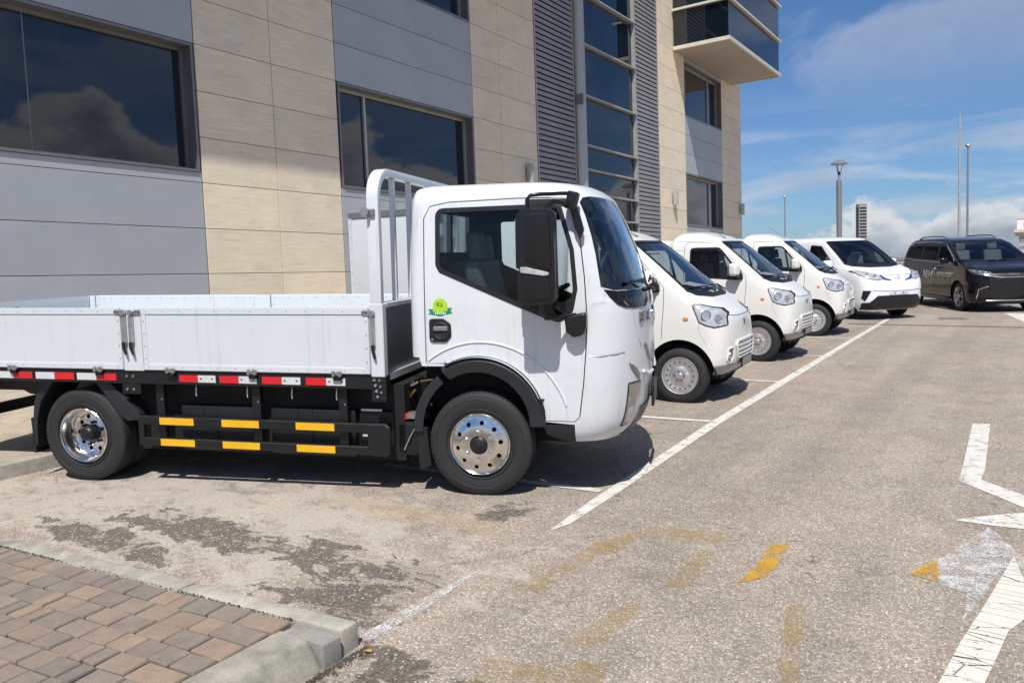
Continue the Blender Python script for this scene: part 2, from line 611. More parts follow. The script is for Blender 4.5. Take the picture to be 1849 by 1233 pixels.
# ---- asphalt: pale worn binder with exposed stone, mottled stains
def m_asphalt():
    m, nt, b = bsdf('asphalt')
    oc = objco(nt)
    vor = nd(nt, 'ShaderNodeTexVoronoi', {'Scale': 100.0, 'Randomness': 1.0}, feature='F1')
    nt.links.new(oc, vor.inputs['Vector'])
    stone = nd(nt, 'ShaderNodeSeparateColor', {'Color': vor.outputs['Color']})
    grain = noise(nt, oc, 46, 5, 0.72)
    stonec = ramp(nt, stone.outputs[0], [(0.0, (0.12, 0.10, 0.083)), (0.2, (0.24, 0.205, 0.173)), (0.6, (0.40, 0.35, 0.30)), (0.88, (0.57, 0.505, 0.435)), (1.0, (0.90, 0.84, 0.76))])
    gap = sstep(nt, vor.outputs['Distance'], 0.66, 0.34)
    col = mixc(nt, gap, (0.19, 0.163, 0.137), stonec)
    col = mixc(nt, 0.38, col, ramp(nt, grain, [(0.30, (0.19, 0.163, 0.138)), (0.5, (0.385, 0.335, 0.285)), (0.72, (0.58, 0.51, 0.44))]))
    # slow tone changes: pinkish, sandy and greyer areas, paler wheel tracks along the lane
    big = noise(nt, oc, 0.42, 6, 0.62)
    col = mixc(nt, 1.0, col, ramp(nt, big, [(0.30, (1.03, 0.965, 0.915)), (0.5, (0.965, 0.945, 0.92)), (0.70, (0.82, 0.83, 0.82))]), 'MULTIPLY')
    mid = noise(nt, oc, 2.6, 6, 0.66)
    col = mixc(nt, 1.0, col, ramp(nt, mid, [(0.28, (0.80, 0.80, 0.80)), (0.5, (1.0, 1.0, 1.0)), (0.74, (1.12, 1.11, 1.09))]), 'MULTIPLY')
    track = noise(nt, vscale(nt, oc, (1.5, 0.07, 1)), 1.3, 4, 0.6)
    col = mixc(nt, 1.0, col, ramp(nt, track, [(0.32, (0.86, 0.86, 0.87)), (0.62, (1.09, 1.085, 1.07))]), 'MULTIPLY')
    sep = nd(nt, 'ShaderNodeSeparateXYZ', {'Vector': oc})
    X, Y = sep.outputs[0], sep.outputs[1]
    def blob(cx, cy, rx, ry):
        a = math_(nt, 'MULTIPLY', math_(nt, 'SUBTRACT', X, cx), 1 / rx)
        c = math_(nt, 'MULTIPLY', math_(nt, 'SUBTRACT', Y, cy), 1 / ry)
        return math_(nt, 'SUBTRACT', 1.0, math_(nt, 'ADD', math_(nt, 'MULTIPLY', a, a), math_(nt, 'MULTIPLY', c, c)))
    edge = noise(nt, vscale(nt, oc, (1.0, 1.5, 1)), 3.6, 9, 0.72, 0.4)
    e0 = math_(nt, 'SUBTRACT', edge, 0.5)
    # pale cement bloom in the near bay
    bl = math_(nt, 'ADD', blob(-5.0, 3.2, 2.6, 1.15), math_(nt, 'MULTIPLY', e0, 7.0))
    blm = math_(nt, 'MULTIPLY', sstep(nt, bl, -0.2, 0.9), 0.62)
    fine = noise(nt, oc, 70, 4, 0.72)
    col = mixc(nt, blm, col, ramp(nt, fine, [(0.25, (0.32, 0.28, 0.235)), (0.75, (0.64, 0.575, 0.50))]))
    # bare dark stone showing through it, ragged
    dk = None
    for (cx, cy, rx, ry) in ((-3.0, 2.92, 0.62, 0.50), (-3.55, 3.15, 0.45, 0.3), (-4.6, 3.05, 1.3, 0.30), (-5.0, 2.62, 1.0, 0.22), (-3.02, 4.36, 0.22, 0.34), (-2.2, 2.3, 0.55, 0.32), (-1.5, 20.6, 0.45, 0.6)):
        bb = blob(cx, cy, rx, ry)
        dk = bb if dk is None else math_(nt, 'MAXIMUM', dk, bb)
    dk = math_(nt, 'MAXIMUM', dk, -1.2)
    dkm = sstep(nt, math_(nt, 'ADD', math_(nt, 'MULTIPLY', dk, 0.95), math_(nt, 'MULTIPLY', e0, 5.2)), 0.48, 0.72)
    dark = mixc(nt, stone.outputs[1], (0.045, 0.038, 0.031), (0.15, 0.128, 0.106))
    dark = mixc(nt, sstep(nt, stone.outputs[2], 0.93, 0.97), dark, (0.46, 0.42, 0.37))
    col = mixc(nt, math_(nt, 'MULTIPLY', dkm, 0.85), col, dark)
    # oil drips in the bays, faint rusty run-off by the truck
    oil = sstep(nt, noise(nt, oc, 1.9, 3, 0.5, 0.2), 0.69, 0.76)
    oil = math_(nt, 'MULTIPLY', oil, sstep(nt, X, -2.3, -3.4))
    col = mixc(nt, math_(nt, 'MULTIPLY', oil, 0.5), col, (0.07, 0.06, 0.05))
    rust = sstep(nt, math_(nt, 'ADD', blob(-3.5, 3.95, 1.0, 0.18), math_(nt, 'MULTIPLY', e0, 5.0)), 0.1, 0.9)
    col = mixc(nt, math_(nt, 'MULTIPLY', rust, 0.32), col, (0.37, 0.25, 0.12))
    # hairline cracks
    cr = nd(nt, 'ShaderNodeTexVoronoi', {'Scale': 0.33, 'Randomness': 1.0}, feature='DISTANCE_TO_EDGE')
    wob = nd(nt, 'ShaderNodeVectorMath', operation='ADD')
    nz = nd(nt, 'ShaderNodeTexNoise', {'Scale': 2.2, 'Detail': 5.0})
    nt.links.new(oc, nz.inputs['Vector'])
    sc_ = nd(nt, 'ShaderNodeVectorMath', operation='SCALE')
    sc_.inputs['Scale'].default_value = 0.7
    nt.links.new(nz.outputs['Color'], sc_.inputs[0])
    nt.links.new(oc, wob.inputs[0]); nt.links.new(sc_.outputs[0], wob.inputs[1])
    nt.links.new(wob.outputs[0], cr.inputs['Vector'])
    ck = math_(nt, 'MULTIPLY', sstep(nt, cr.outputs['Distance'], 0.0042, 0.0012), sstep(nt, mid, 0.50, 0.60))
    col = mixc(nt, math_(nt, 'MULTIPLY', ck, 0.6), col, (0.07, 0.06, 0.05))
    nt.links.new(col, b.inputs['Base Color'])
    setp(b, rough=0.88, spec=0.25)
    h = math_(nt, 'ADD', math_(nt, 'MULTIPLY', vor.outputs['Distance'], -0.8), math_(nt, 'MULTIPLY', grain, 0.8))
    bump(nt, b, h, 0.45, 0.005)
    return m
ASPHALT = m_asphalt()

def m_road_paint(name, c, wear, scale=9.0, crack=False, soft=0.06, amax=1.0, gk=0.35):
    """road paint that has worn through to the stones in places."""
    m, nt, b = bsdf(name)
    oc = objco(nt)
    vor = nd(nt, 'ShaderNodeTexVoronoi', {'Scale': 118.0}, feature='F1')
    nt.links.new(oc, vor.inputs['Vector'])
    g = noise(nt, oc, scale, 6, 0.7)
    g2 = noise(nt, oc, 120, 3, 0.7)
    v = math_(nt, 'ADD', math_(nt, 'MULTIPLY', g, 0.75), math_(nt, 'ADD', math_(nt, 'MULTIPLY', g2, gk), math_(nt, 'MULTIPLY', vor.outputs['Distance'], -0.18)))
    keep = math_(nt, 'MULTIPLY', sstep(nt, v, wear - soft, wear + soft), amax)
    col = mixc(nt, noise(nt, oc, 14, 5, 0.6), tuple(x * 0.78 for x in c), c)
    if crack:
        # transverse shrinkage cracks in thick old paint
        cv = nd(nt, 'ShaderNodeTexVoronoi', {'Scale': 4.2, 'Randomness': 1.0}, feature='DISTANCE_TO_EDGE')
        nt.links.new(vscale(nt, oc, (0.9, 3.0, 1), (0.2, 0.1, 0)), cv.inputs['Vector'])
        w = math_(nt, 'ADD', cv.outputs['Distance'], math_(nt, 'MULTIPLY', math_(nt, 'SUBTRACT', g2, 0.5), 0.03))
        keep = math_(nt, 'MULTIPLY', keep, sstep(nt, w, 0.008, 0.02))
    nt.links.new(col, b.inputs['Base Color'])
    setp(b, rough=0.75, spec=0.3)
    bump(nt, b, g2, 0.35, 0.003)
    out = nt.nodes['Material Output']
    tr = nd(nt, 'ShaderNodeBsdfTransparent')
    mx = nd(nt, 'ShaderNodeMixShader')
    nt.links.new(keep, mx.inputs[0]); nt.links.new(tr.outputs[0], mx.inputs[1]); nt.links.new(b.outputs[0], mx.inputs[2])
    nt.links.new(mx.outputs[0], out.inputs[0])
    return m
RP_WHITE = m_road_paint('road_paint_white', (0.70, 0.67, 0.61), 0.37)
RP_THICK = m_road_paint('road_paint_thick', (0.70, 0.675, 0.60), 0.30, crack=True)
RP_WORN = m_road_paint('road_paint_worn_white', (0.72, 0.71, 0.69), 0.70, soft=0.12, amax=0.95, gk=0.8)
RP_YELLOW = m_road_paint('road_paint_yellow', (0.64, 0.36, 0.04), 0.42, soft=0.12, amax=0.92)
RP_YFAINT = m_road_paint('road_paint_faint_yellow', (0.50, 0.33, 0.09), 0.655, scale=5.0, soft=0.17, amax=0.44, gk=0.7)

def m_concrete(name, c, var=0.16):
    m, nt, b = bsdf(name)
    oc = objco(nt)
    n = noise(nt, oc, 5, 7, 0.65)
    f = noise(nt, oc, 90, 4, 0.7)
    col = ramp(nt, n, [(0.25, tuple(x * (1 - var * 1.6) for x in c)), (0.55, c), (0.8, tuple(min(1, x * (1 + var)) for x in c))])
    col = mixc(nt, 1.0, col, ramp(nt, f, [(0.3, (0.82, 0.82, 0.80)), (0.7, (1.1, 1.1, 1.1))]), 'MULTIPLY')
    oi = nd(nt, 'ShaderNodeObjectInfo').outputs['Random']
    col = mixc(nt, 1.0, col, ramp(nt, oi, [(0, (0.93, 0.93, 0.92)), (1, (1.05, 1.05, 1.05))]), 'MULTIPLY')
    nt.links.new(col, b.inputs['Base Color'])
    setp(b, rough=0.9, spec=0.2)
    bump(nt, b, f, 0.35, 0.004)
    return m
CONC = m_concrete('kerb_concrete', (0.41, 0.385, 0.33), 0.3)
SLAB = m_concrete('pavement_concrete', (0.42, 0.36, 0.28))
MORTAR = m_concrete('mortar', (0.10, 0.088, 0.07), 0.3)
PATCH = m_concrete('rough_mortar', (0.33, 0.31, 0.285), 0.25)

def m_paver():
    m, nt, b = bsdf('brick_paver')
    oc = objco(nt)
    oi = nd(nt, 'ShaderNodeObjectInfo').outputs['Random']
    ofs = nd(nt, 'ShaderNodeVectorMath', operation='SCALE')
    nt.links.new(nd(nt, 'ShaderNodeCombineXYZ', {'X': oi, 'Y': oi, 'Z': oi}).outputs[0], ofs.inputs[0])
    ofs.inputs['Scale'].default_value = 37.0
    va = nd(nt, 'ShaderNodeVectorMath', operation='ADD')
    nt.links.new(oc, va.inputs[0]); nt.links.new(ofs.outputs[0], va.inputs[1])
    p = va.outputs[0]
    base = ramp(nt, oi, [(0.0, (0.235, 0.200, 0.172)), (0.25, (0.275, 0.215, 0.178)), (0.42, (0.305, 0.225, 0.175)), (0.58, (0.245, 0.208, 0.178)), (0.74, (0.345, 0.25, 0.185)), (0.9, (0.305, 0.232, 0.188)), (1.0, (0.215, 0.188, 0.165))])
    n = noise(nt, p, 9, 5, 0.65)
    col = mixc(nt, 1.0, base, ramp(nt, n, [(0.25, (0.72, 0.75, 0.76)), (0.75, (1.03, 1.04, 1.02))]), 'MULTIPLY')
    f = noise(nt, p, 130, 4, 0.75)
    col = mixc(nt, 1.0, col, ramp(nt, f, [(0.3, (0.80, 0.80, 0.80)), (0.7, (1.16, 1.16, 1.16))]), 'MULTIPLY')
    nt.links.new(col, b.inputs['Base Color'])
    setp(b, rough=0.88, spec=0.25)
    bump(nt, b, f, 0.4, 0.004)
    return m
PAVER = m_paver()

def m_stone():
    m, nt, b = bsdf('travertine')
    oc = objco(nt)
    oi = nd(nt, 'ShaderNodeObjectInfo').outputs['Random']
    cx = nd(nt, 'ShaderNodeCombineXYZ', {'X': math_(nt, 'MULTIPLY', oi, 31.0), 'Y': math_(nt, 'MULTIPLY', oi, 17.0), 'Z': math_(nt, 'MULTIPLY', oi, 53.0)})
    va = nd(nt, 'ShaderNodeVectorMath', operation='ADD')
    nt.links.new(oc, va.inputs[0]); nt.links.new(cx.outputs[0], va.inputs[1])
    p = va.outputs[0]
    st = noise(nt, vscale(nt, p, (1, 1.1, 17), rot=(0.06, 0, 0)), 1.7, 8, 0.68, 0.5)
    cl = noise(nt, p, 1.3, 4, 0.6)
    col = ramp(nt, st, [(0.25, (0.65, 0.55, 0.41)), (0.48, (0.785, 0.69, 0.54)), (0.7, (0.84, 0.76, 0.62))])
    col = mixc(nt, 1.0, col, ramp(nt, cl, [(0.3, (0.92, 0.92, 0.93)), (0.7, (1.06, 1.05, 1.03))]), 'MULTIPLY')
    col = mixc(nt, 1.0, col, ramp(nt, oi, [(0, (0.95, 0.95, 0.955)), (1, (1.045, 1.03, 1.0))]), 'MULTIPLY')
    pits = noise(nt, vscale(nt, p, (1, 14, 30)), 1.0, 3, 0.6)
    col = mixc(nt, math_(nt, 'MULTIPLY', sstep(nt, pits, 0.70, 0.78), 0.5), col, (0.22, 0.17, 0.11))
    nt.links.new(col, b.inputs['Base Color'])
    setp(b, rough=0.6, spec=0.35)
    bump(nt, b, st, 0.12, 0.004)
    return m
STONE = m_stone()
def m_panel(name, c):
    m, nt, b = bsdf(name)
    oc = objco(nt)
    oi = nd(nt, 'ShaderNodeObjectInfo').outputs['Random']
    n = noise(nt, oc, 0.9, 4, 0.55)
    f = noise(nt, oc, 500, 2, 0.5)
    col = mixc(nt, 1.0, c, ramp(nt, n, [(0.3, (0.93, 0.93, 0.94)), (0.7, (1.06, 1.06, 1.06))]), 'MULTIPLY')
    col = mixc(nt, 1.0, col, ramp(nt, oi, [(0, (0.96, 0.96, 0.97)), (1, (1.04, 1.03, 1.03))]), 'MULTIPLY')
    col = mixc(nt, 1.0, col, ramp(nt, f, [(0.3, (0.93, 0.93, 0.93)), (0.7, (1.07, 1.07, 1.07))]), 'MULTIPLY')
    nt.links.new(col, b.inputs['Base Color'])
    setp(b, rough=0.45, metal=0.15, spec=0.35)
    bump(nt, b, noise(nt, oc, 0.6, 2, 0.5), 0.06, 0.03)
    return m
PANEL = m_panel('grey_composite_panel', (0.42, 0.445, 0.47))
LOUV = m_panel('louvre_metal', (0.30, 0.30, 0.305))
FRAME = simple('window_frame_grey', (0.22, 0.22, 0.22), 0.42, 0.5)
FRAMEL = simple('pale_metal_frame', (0.46, 0.455, 0.43), 0.4, 0.4)
SOFFIT = simple('beige_soffit', (0.40, 0.35, 0.30), 0.7)
TRIMB = simple('cream_trim', (0.58, 0.55, 0.48), 0.5)
CORE = simple('dark_backing', (0.012, 0.012, 0.013), 0.9)
def m_bglass():
    m, nt, b = bsdf('building_glass')
    setp(b, color=(0.004, 0.007, 0.013), rough=0.015, spec=0.9, ior=1.52)
    oc = objco(nt)
    bump(nt, b, noise(nt, oc, 0.45, 2, 0.5), 0.05, 0.02)
    nt.links.new(mixc(nt, noise(nt, oc, 1.5, 3), (0.003, 0.006, 0.012), (0.006, 0.010, 0.017)), b.inputs['Base Color'])
    return m
BGLASS = m_bglass()
# ------------------------------------------------------------------ ground sheet
def ground_z(x, y):
    xc = min(max(x, -16.0), 9.0)
    yc = min(max(y, -14.0), 33.0)
    return -(NG.x * xc + NG.y * yc) / NG.z
def build_ground():
    xs = [-6000, -1500, -300, -60, -16, 9, 40, 200, 1200, 6000]
    ys = [-6000, -800, -100, -14, 33, 45, 90, 300, 1500, 9000]
    v, f = [], []
    for y in ys:
        for x in xs:
            v.append((x, y, ground_z(x, y)))
    n = len(xs)
    for j in range(len(ys) - 1):
        for i in range(n - 1):
            f.append((j * n + i, j * n + i + 1, (j + 1) * n + i + 1, (j + 1) * n + i))
    mb = MB().add(v, f)
    o = mb.build('ground', ASPHALT, recalc=False)
    o['kind'] = 'structure'
build_ground()

def flat(name, pts, z, mat, parent=None, kind=None):
    """a thin flat sheet lying on the ground, pts in ground coordinates."""
    o = MB().add([(x, y, z) for x, y in pts], [tuple(range(len(pts)))]).build(name, mat, parent, recalc=False)
    if parent is None:
        o.matrix_world = GM
    return o
def ragged(pts, amp, step=0.05, seed=1):
    rg = random.Random(seed)
    return [(x + rg.uniform(-amp, amp), y + rg.uniform(-amp, amp)) for x, y in dens(pts, step)]

# ---- painted markings
def strip(x0, x1, y0, y1, step=0.12, amp=0.006, seed=3, lean=0.0):
    rg = random.Random(seed)
    n = int((y1 - y0) / step)
    L = [(x0 + lean * i / n + rg.uniform(-amp, amp), y0 + (y1 - y0) * i / n) for i in range(n + 1)]
    R_ = [(x1 + lean * i / n + rg.uniform(-amp, amp), y0 + (y1 - y0) * i / n) for i in range(n + 1)]
    return L + R_[::-1]
def mark(name, pts, mat, label, z=0.004, cat='road marking', group=None):
    o = flat(name, pts, z, mat)
    return tag(o, label, cat, group, 'structure')
mark('bay_front_line', [(-2.53, 4.12), (-2.585, 4.8), (-2.70, 7.6), (-2.745, 10.4), (-2.80, 15.5), (-2.84, 20.4), (-2.74, 20.5), (-2.70, 15.5), (-2.62, 10.4), (-2.59, 7.6), (-2.49, 5.0), (-2.475, 4.3)], RP_WHITE, 'long white line along the front of the parking bays')
mark('bay_front_line', [(-2.585, 2.47), (-2.595, 2.9), (-2.575, 3.25), (-2.55, 3.42), (-2.53, 3.2), (-2.505, 2.9), (-2.51, 2.50)], RP_WORN, 'short worn white line starting at the kerb corner')
for i, (yl, sk, xr_) in enumerate(((5.03, 0.10, -4.6), (7.66, 0.10, -7.1), (10.35, 0.06, -7.1), (13.1, 0.10, -7.1), (15.83, 0.06, -7.1), (18.4, 0.06, -7.1))):
    x1 = -2.62
    d = (x1 - xr_) * sk
    names = ('beside the flatbed truck front wheel', 'between the flatbed truck and the box van', 'crossing under the box van', 'under the middle small van', 'under the third small van', 'beside the blue trimmed van')
    mark('bay_line', [(xr_, yl - d - 0.04), (x1, yl - 0.04), (x1, yl + 0.045), (xr_, yl - d + 0.04)], RP_WHITE, 'white bay divider line ' + names[i], 0.006)
mark('lane_arrow', [(-0.445, 8.60), (-0.30, 8.66), (-0.27, 6.85), (-0.285, 6.57), (-0.016, 6.28), (0.25, 6.0), (0.25, 5.72), (-0.012, 5.98), (-0.42, 6.47), (-0.42, 6.95)], RP_WHITE, 'white angled arrow shaft, farthest of the painted arrows')
mark('lane_arrow', [(-0.385, 5.515), (-0.19, 5.72), (0.0, 5.88), (0.4, 6.15), (0.4, 5.75), (0.0, 5.53), (-0.18, 5.51)], RP_WHITE, 'white pointed wedge below the angled arrow shaft')
mark('lane_arrow', ragged([(-0.19, 5.47), (-0.009, 4.99), (0.2, 4.5), (0.1, 4.2), (-0.05, 4.95), (-0.10, 4.78), (-0.237, 4.03), (-0.24, 3.90), (-0.246, 4.37), (-0.372, 4.41), (-0.406, 4.754)], 0.006, 0.04, 4), RP_WORN, 'speckled worn white arrowhead beside the yellow triangle', 0.004)
mark('lane_arrow', [(-0.055, 5.01), (-0.02, 4.75), (0.03, 4.55), (0.25, 3.9), (0.12, 3.75), (-0.005, 4.16), (-0.062, 4.0), (-0.10, 3.7), (-0.14, 3.40), (-0.19, 3.0), (-0.33, 3.0), (-0.282, 3.391), (-0.235, 3.79), (-0.16, 4.27)], RP_THICK, 'thick cracked white arrow nearest the camera', 0.007)
mark('yellow_mark', [(-0.518, 4.468), (-0.414, 4.75), (-0.390, 4.6), (-0.374, 4.436)], RP_YELLOW, 'yellow painted triangle touching the worn white arrowhead', 0.006)
mark('yellow_mark', ragged([(-1.255, 4.542), (-1.174, 4.637), (-1.141, 4.102), (-1.26, 3.9), (-1.24, 4.067)], 0.012, 0.05, 5), RP_YELLOW, 'short yellow bar alone in the middle of the lane', 0.004)
mark('yellow_mark', ragged([(-1.595, 4.28), (-1.499, 4.30), (-1.485, 3.747), (-1.573, 3.70)], 0.015, 0.05, 6), RP_YFAINT, 'faded yellow bar left of the bright one', 0.004)
mark('yellow_mark', ragged([(-1.98, 4.52), (-1.505, 4.62), (-1.495, 4.45), (-1.70, 4.36), (-1.95, 4.32), (-2.06, 3.9), (-2.12, 3.3), (-2.25, 3.3), (-2.16, 4.1)], 0.02, 0.05, 7), RP_YFAINT, 'faint yellow bent stroke of an erased marking', 0.004)
mark('yellow_mark', ragged([(-1.95, 2.62), (-1.485, 2.86), (-1.40, 2.62), (-1.55, 2.4), (-1.9, 2.3)], 0.02, 0.05, 8), RP_YFAINT, 'faint yellow smear at the bottom edge of the picture', 0.004)
mark('yellow_mark', ragged([(-0.97, 3.78), (-0.90, 3.85), (-0.80, 3.35), (-0.70, 2.9), (-0.76, 2.85), (-0.88, 3.3)], 0.015, 0.05, 9), RP_YFAINT, 'faint yellow streak right of the yellow bars', 0.004)
mark('yellow_mark', ragged([(-1.66, 3.5), (-1.58, 3.5), (-1.60, 2.95), (-1.72, 2.9)], 0.015, 0.05, 10), RP_YFAINT, 'faint yellow patch above the bottom smear', 0.004)
mark('lane_arrow', [(-0.52, 22.4), (0.6, 22.3), (0.6, 19.7), (-0.05, 19.75)], RP_WHITE, 'far white painted wedge in front of the black people carrier')
# drain joint across the lane
o = MB().box(-3.4, 6, 18.66, 18.70, 0.001, 0.005).box(-3.4, 6, 18.83, 18.86, 0.001, 0.005).build('road_joint', MORTAR)
o.matrix_world = GM
tag(o, 'dark paired joint running straight across the lane', 'road joint', None, 'structure')

# ------------------------------------------------------------------ brick island with kerb
def island():
    isl = empty('brick_pavement_island', GM, 'raised brick paved island with concrete kerb in the near corner', 'pavement')
    isl['kind'] = 'structure'
    ea = 0.0997      # back edge runs slightly askew
    def back(x):
        return 2.435 + (x + 2.531) * ea
    # bedding below the pavers
    MB().prism([(-7.0, -1.0), (-2.72, -1.0), (-2.72, 2.27), (-7.0, back(-7.0) - 0.15)], 'z', 0.0, 0.095).build('bedding', MORTAR, isl)
    # back kerb stones
    xs = [-7.6, -6.45, -5.47, -4.555, -3.585, -2.525]
    for i in range(len(xs) - 1):
        a, b_ = xs[i] + 0.004, xs[i + 1] - 0.004
        k = MB()
        w = 0.105 + (0.02 if i == 3 else 0)
        k.prism([(a, back(a) - w - 0.006), (b_, back(b_) - w), (b_, back(b_)), (a, back(a))], 'z', -0.05, 0.118 + 0.003 * (i % 2))
        k.build('kerb_stone', CONC, isl, bevel=0.014, seg=2, smooth=40)
    # front kerb stones
    for y0, y1 in ((1.20, 2.20), (0.2, 1.192), (-0.9, 0.192)):
        k = MB()
        k.add([(-2.78, y0, 0.0), (-2.50, y0, -0.03), (-2.50, y1, -0.03), (-2.78, y1, 0.0), (-2.775, y0, 0.122), (-2.605, y0, 0.122), (-2.605, y1, 0.122), (-2.775, y1, 0.122)],
              [(0, 1, 2, 3), (4, 7, 6, 5), (0, 4, 5, 1), (1, 5, 6, 2), (2, 6, 7, 3), (3, 7, 4, 0)])
        k.build('kerb_stone', CONC, isl, bevel=0.018, seg=2, smooth=40)
    # rough mortar closing the corner
    pts = [(-2.775, 2.205), (-2.60, 2.207), (-2.512, 2.207), (-2.508, 2.31), (-2.60, 2.315), (-2.775, 2.29)]
    MB().prism(pts, 'z', -0.04, 0.108).build('mortar_patch', PATCH, isl, bevel=0.012, seg=2, smooth=40)
    # pavers, in rows along the back kerb, cross joints staggered
    rg = random.Random(11)
    meshes = {}
    def paver(w, d, k):
        key = (round(w, 3), round(d, 3), k)
        if key not in meshes:
            r2 = random.Random(hash(key) & 0xffff)
            j = lambda: r2.uniform(-0.005, 0.005)
            g = 0.005
            mb = MB()
            hw, hd = w / 2 - g, d / 2 - g
            bvl = 0.004
            base = [(-hw + j(), -hd + j()), (hw + j(), -hd + j()), (hw + j(), hd + j()), (-hw + j(), hd + j())]
            top = [(x * (1 - bvl / hw), y * (1 - bvl / hd)) for x, y in base]
            hz = [0.121 + r2.uniform(-0.0015, 0.002) for _ in range(4)]
            mb.add([(x, y, 0.06) for x, y in base] + [(x, y, 0.114) for x, y in base] + [(x, y, z) for (x, y), z in zip(top, hz)],
                   [(0, 1, 5, 4), (1, 2, 6, 5), (2, 3, 7, 6), (3, 0, 4, 7), (4, 5, 9, 8), (5, 6, 10, 9), (6, 7, 11, 10), (7, 4, 8, 11), (8, 9, 10, 11)])
            meshes[key] = mb.mesh('paver', smooth=None)
            meshes[key].materials.append(PAVER)
        return meshes[key]
    ca, sa = math.cos(math.atan(ea)), math.sin(math.atan(ea))
    row = 0.130
    n = 0
    r = 0
    x_left = -6.3
    while r < 13:
        dpos = 0.115 + 0.012 + row * (r + 0.5)
        x = -2.85
        first = True
        while x > x_left:
            w = rg.choice((0.093, 0.135, 0.18, 0.18, 0.18, 0.135))
            xc = x - w / 2
            # local to ground
            gx = xc + sa * dpos * 0 
            gy = back(xc) - dpos
            # trim to the front kerb
            lim = -2.782
            if first:
                w = lim - (x - w)
                xc = lim - w / 2
                gy = back(xc) - dpos
                w = max(w, 0.06)
            o = link('paver', paver(round(w, 2), row, rg.randint(0, 2)), None, isl)
            o.location = (xc, gy, rg.uniform(-0.003, 0.002))
            o.rotation_euler = (0, 0, math.atan(ea) + rg.uniform(-0.012, 0.012))
            x = xc - w / 2
            first = False
            n += 1
        r += 1
    # grit swept against the kerb corner
    mb = MB()
    for i in range(420):
        px, py = -2.50 + abs(rg.gauss(0, 0.025)), rg.uniform(2.05, 2.44)
        s_ = rg.uniform(0.002, 0.006)
        mb.cbox((px, py, s_ / 2 + 0.002), (s_, s_ * 1.3, s_), (rg.random(), rg.random(), rg.random()))
    for i in range(500):
        px = rg.uniform(-5.4, -2.8)
        py = back(px) - 0.118 + rg.uniform(-0.008, 0.008)
        s_ = rg.uniform(0.002, 0.005)
        mb.cbox((px, py, 0.118 + s_ / 3), (s_, s_ * 1.4, s_), (rg.random(), rg.random(), rg.random()))
    g = mb.build('grit', MORTAR)
    g.matrix_world = GM
    tag(g, 'dark grit and moss in the joints along the island kerb', 'grit', None, 'stuff')
    # a dry leaf by the kerb
    lf = MB().add([(-2.475, 2.40, 0.006), (-2.45, 2.395, 0.014), (-2.43, 2.41, 0.008), (-2.44, 2.425, 0.016), (-2.465, 2.42, 0.010)], [(0, 1, 2, 3, 4)]).build('dry_leaf', simple('leaf', (0.42, 0.24, 0.07), 0.7), recalc=False)
    lf.matrix_world = GM
    tag(lf, 'small dry tan leaf lying at the kerb corner', 'leaf')
island()

# loose stones scattered over the tarmac near the camera
# ------------------------------------------------------------------ pavement along the facade
def building_pavement():
    pv = empty('building_pavement', GM, 'pale slab pavement between the parking bays and the building', 'pavement')
    pv['kind'] = 'structure'
    MB().box(-13.2, -7.4, -2, 40, -0.1, 0.10).build('bedding', MORTAR, pv)
    for j in range(14):
        y0 = -1.0 + j * 3.0
        MB().box(-7.39, -7.24, y0 + 0.004, y0 + 2.996, -0.1, 0.125).build('kerb_stone', CONC, pv, bevel=0.015, seg=2, smooth=40)
        if j < 6:
            for (a, b_) in ((-8.52, -7.395), (-10.05, -8.53), (-11.53, -10.06), (-13.0, -11.54)):
                MB().box(a, b_, y0 + 0.3, y0 + 3.292, 0.0, 0.118).build('slab', SLAB, pv, bevel=0.004)
        else:
            MB().box(-13.0, -7.395, y0 + 0.3, y0 + 3.292, 0.0, 0.118).build('slab', SLAB, pv, bevel=0.004)
building_pavement()
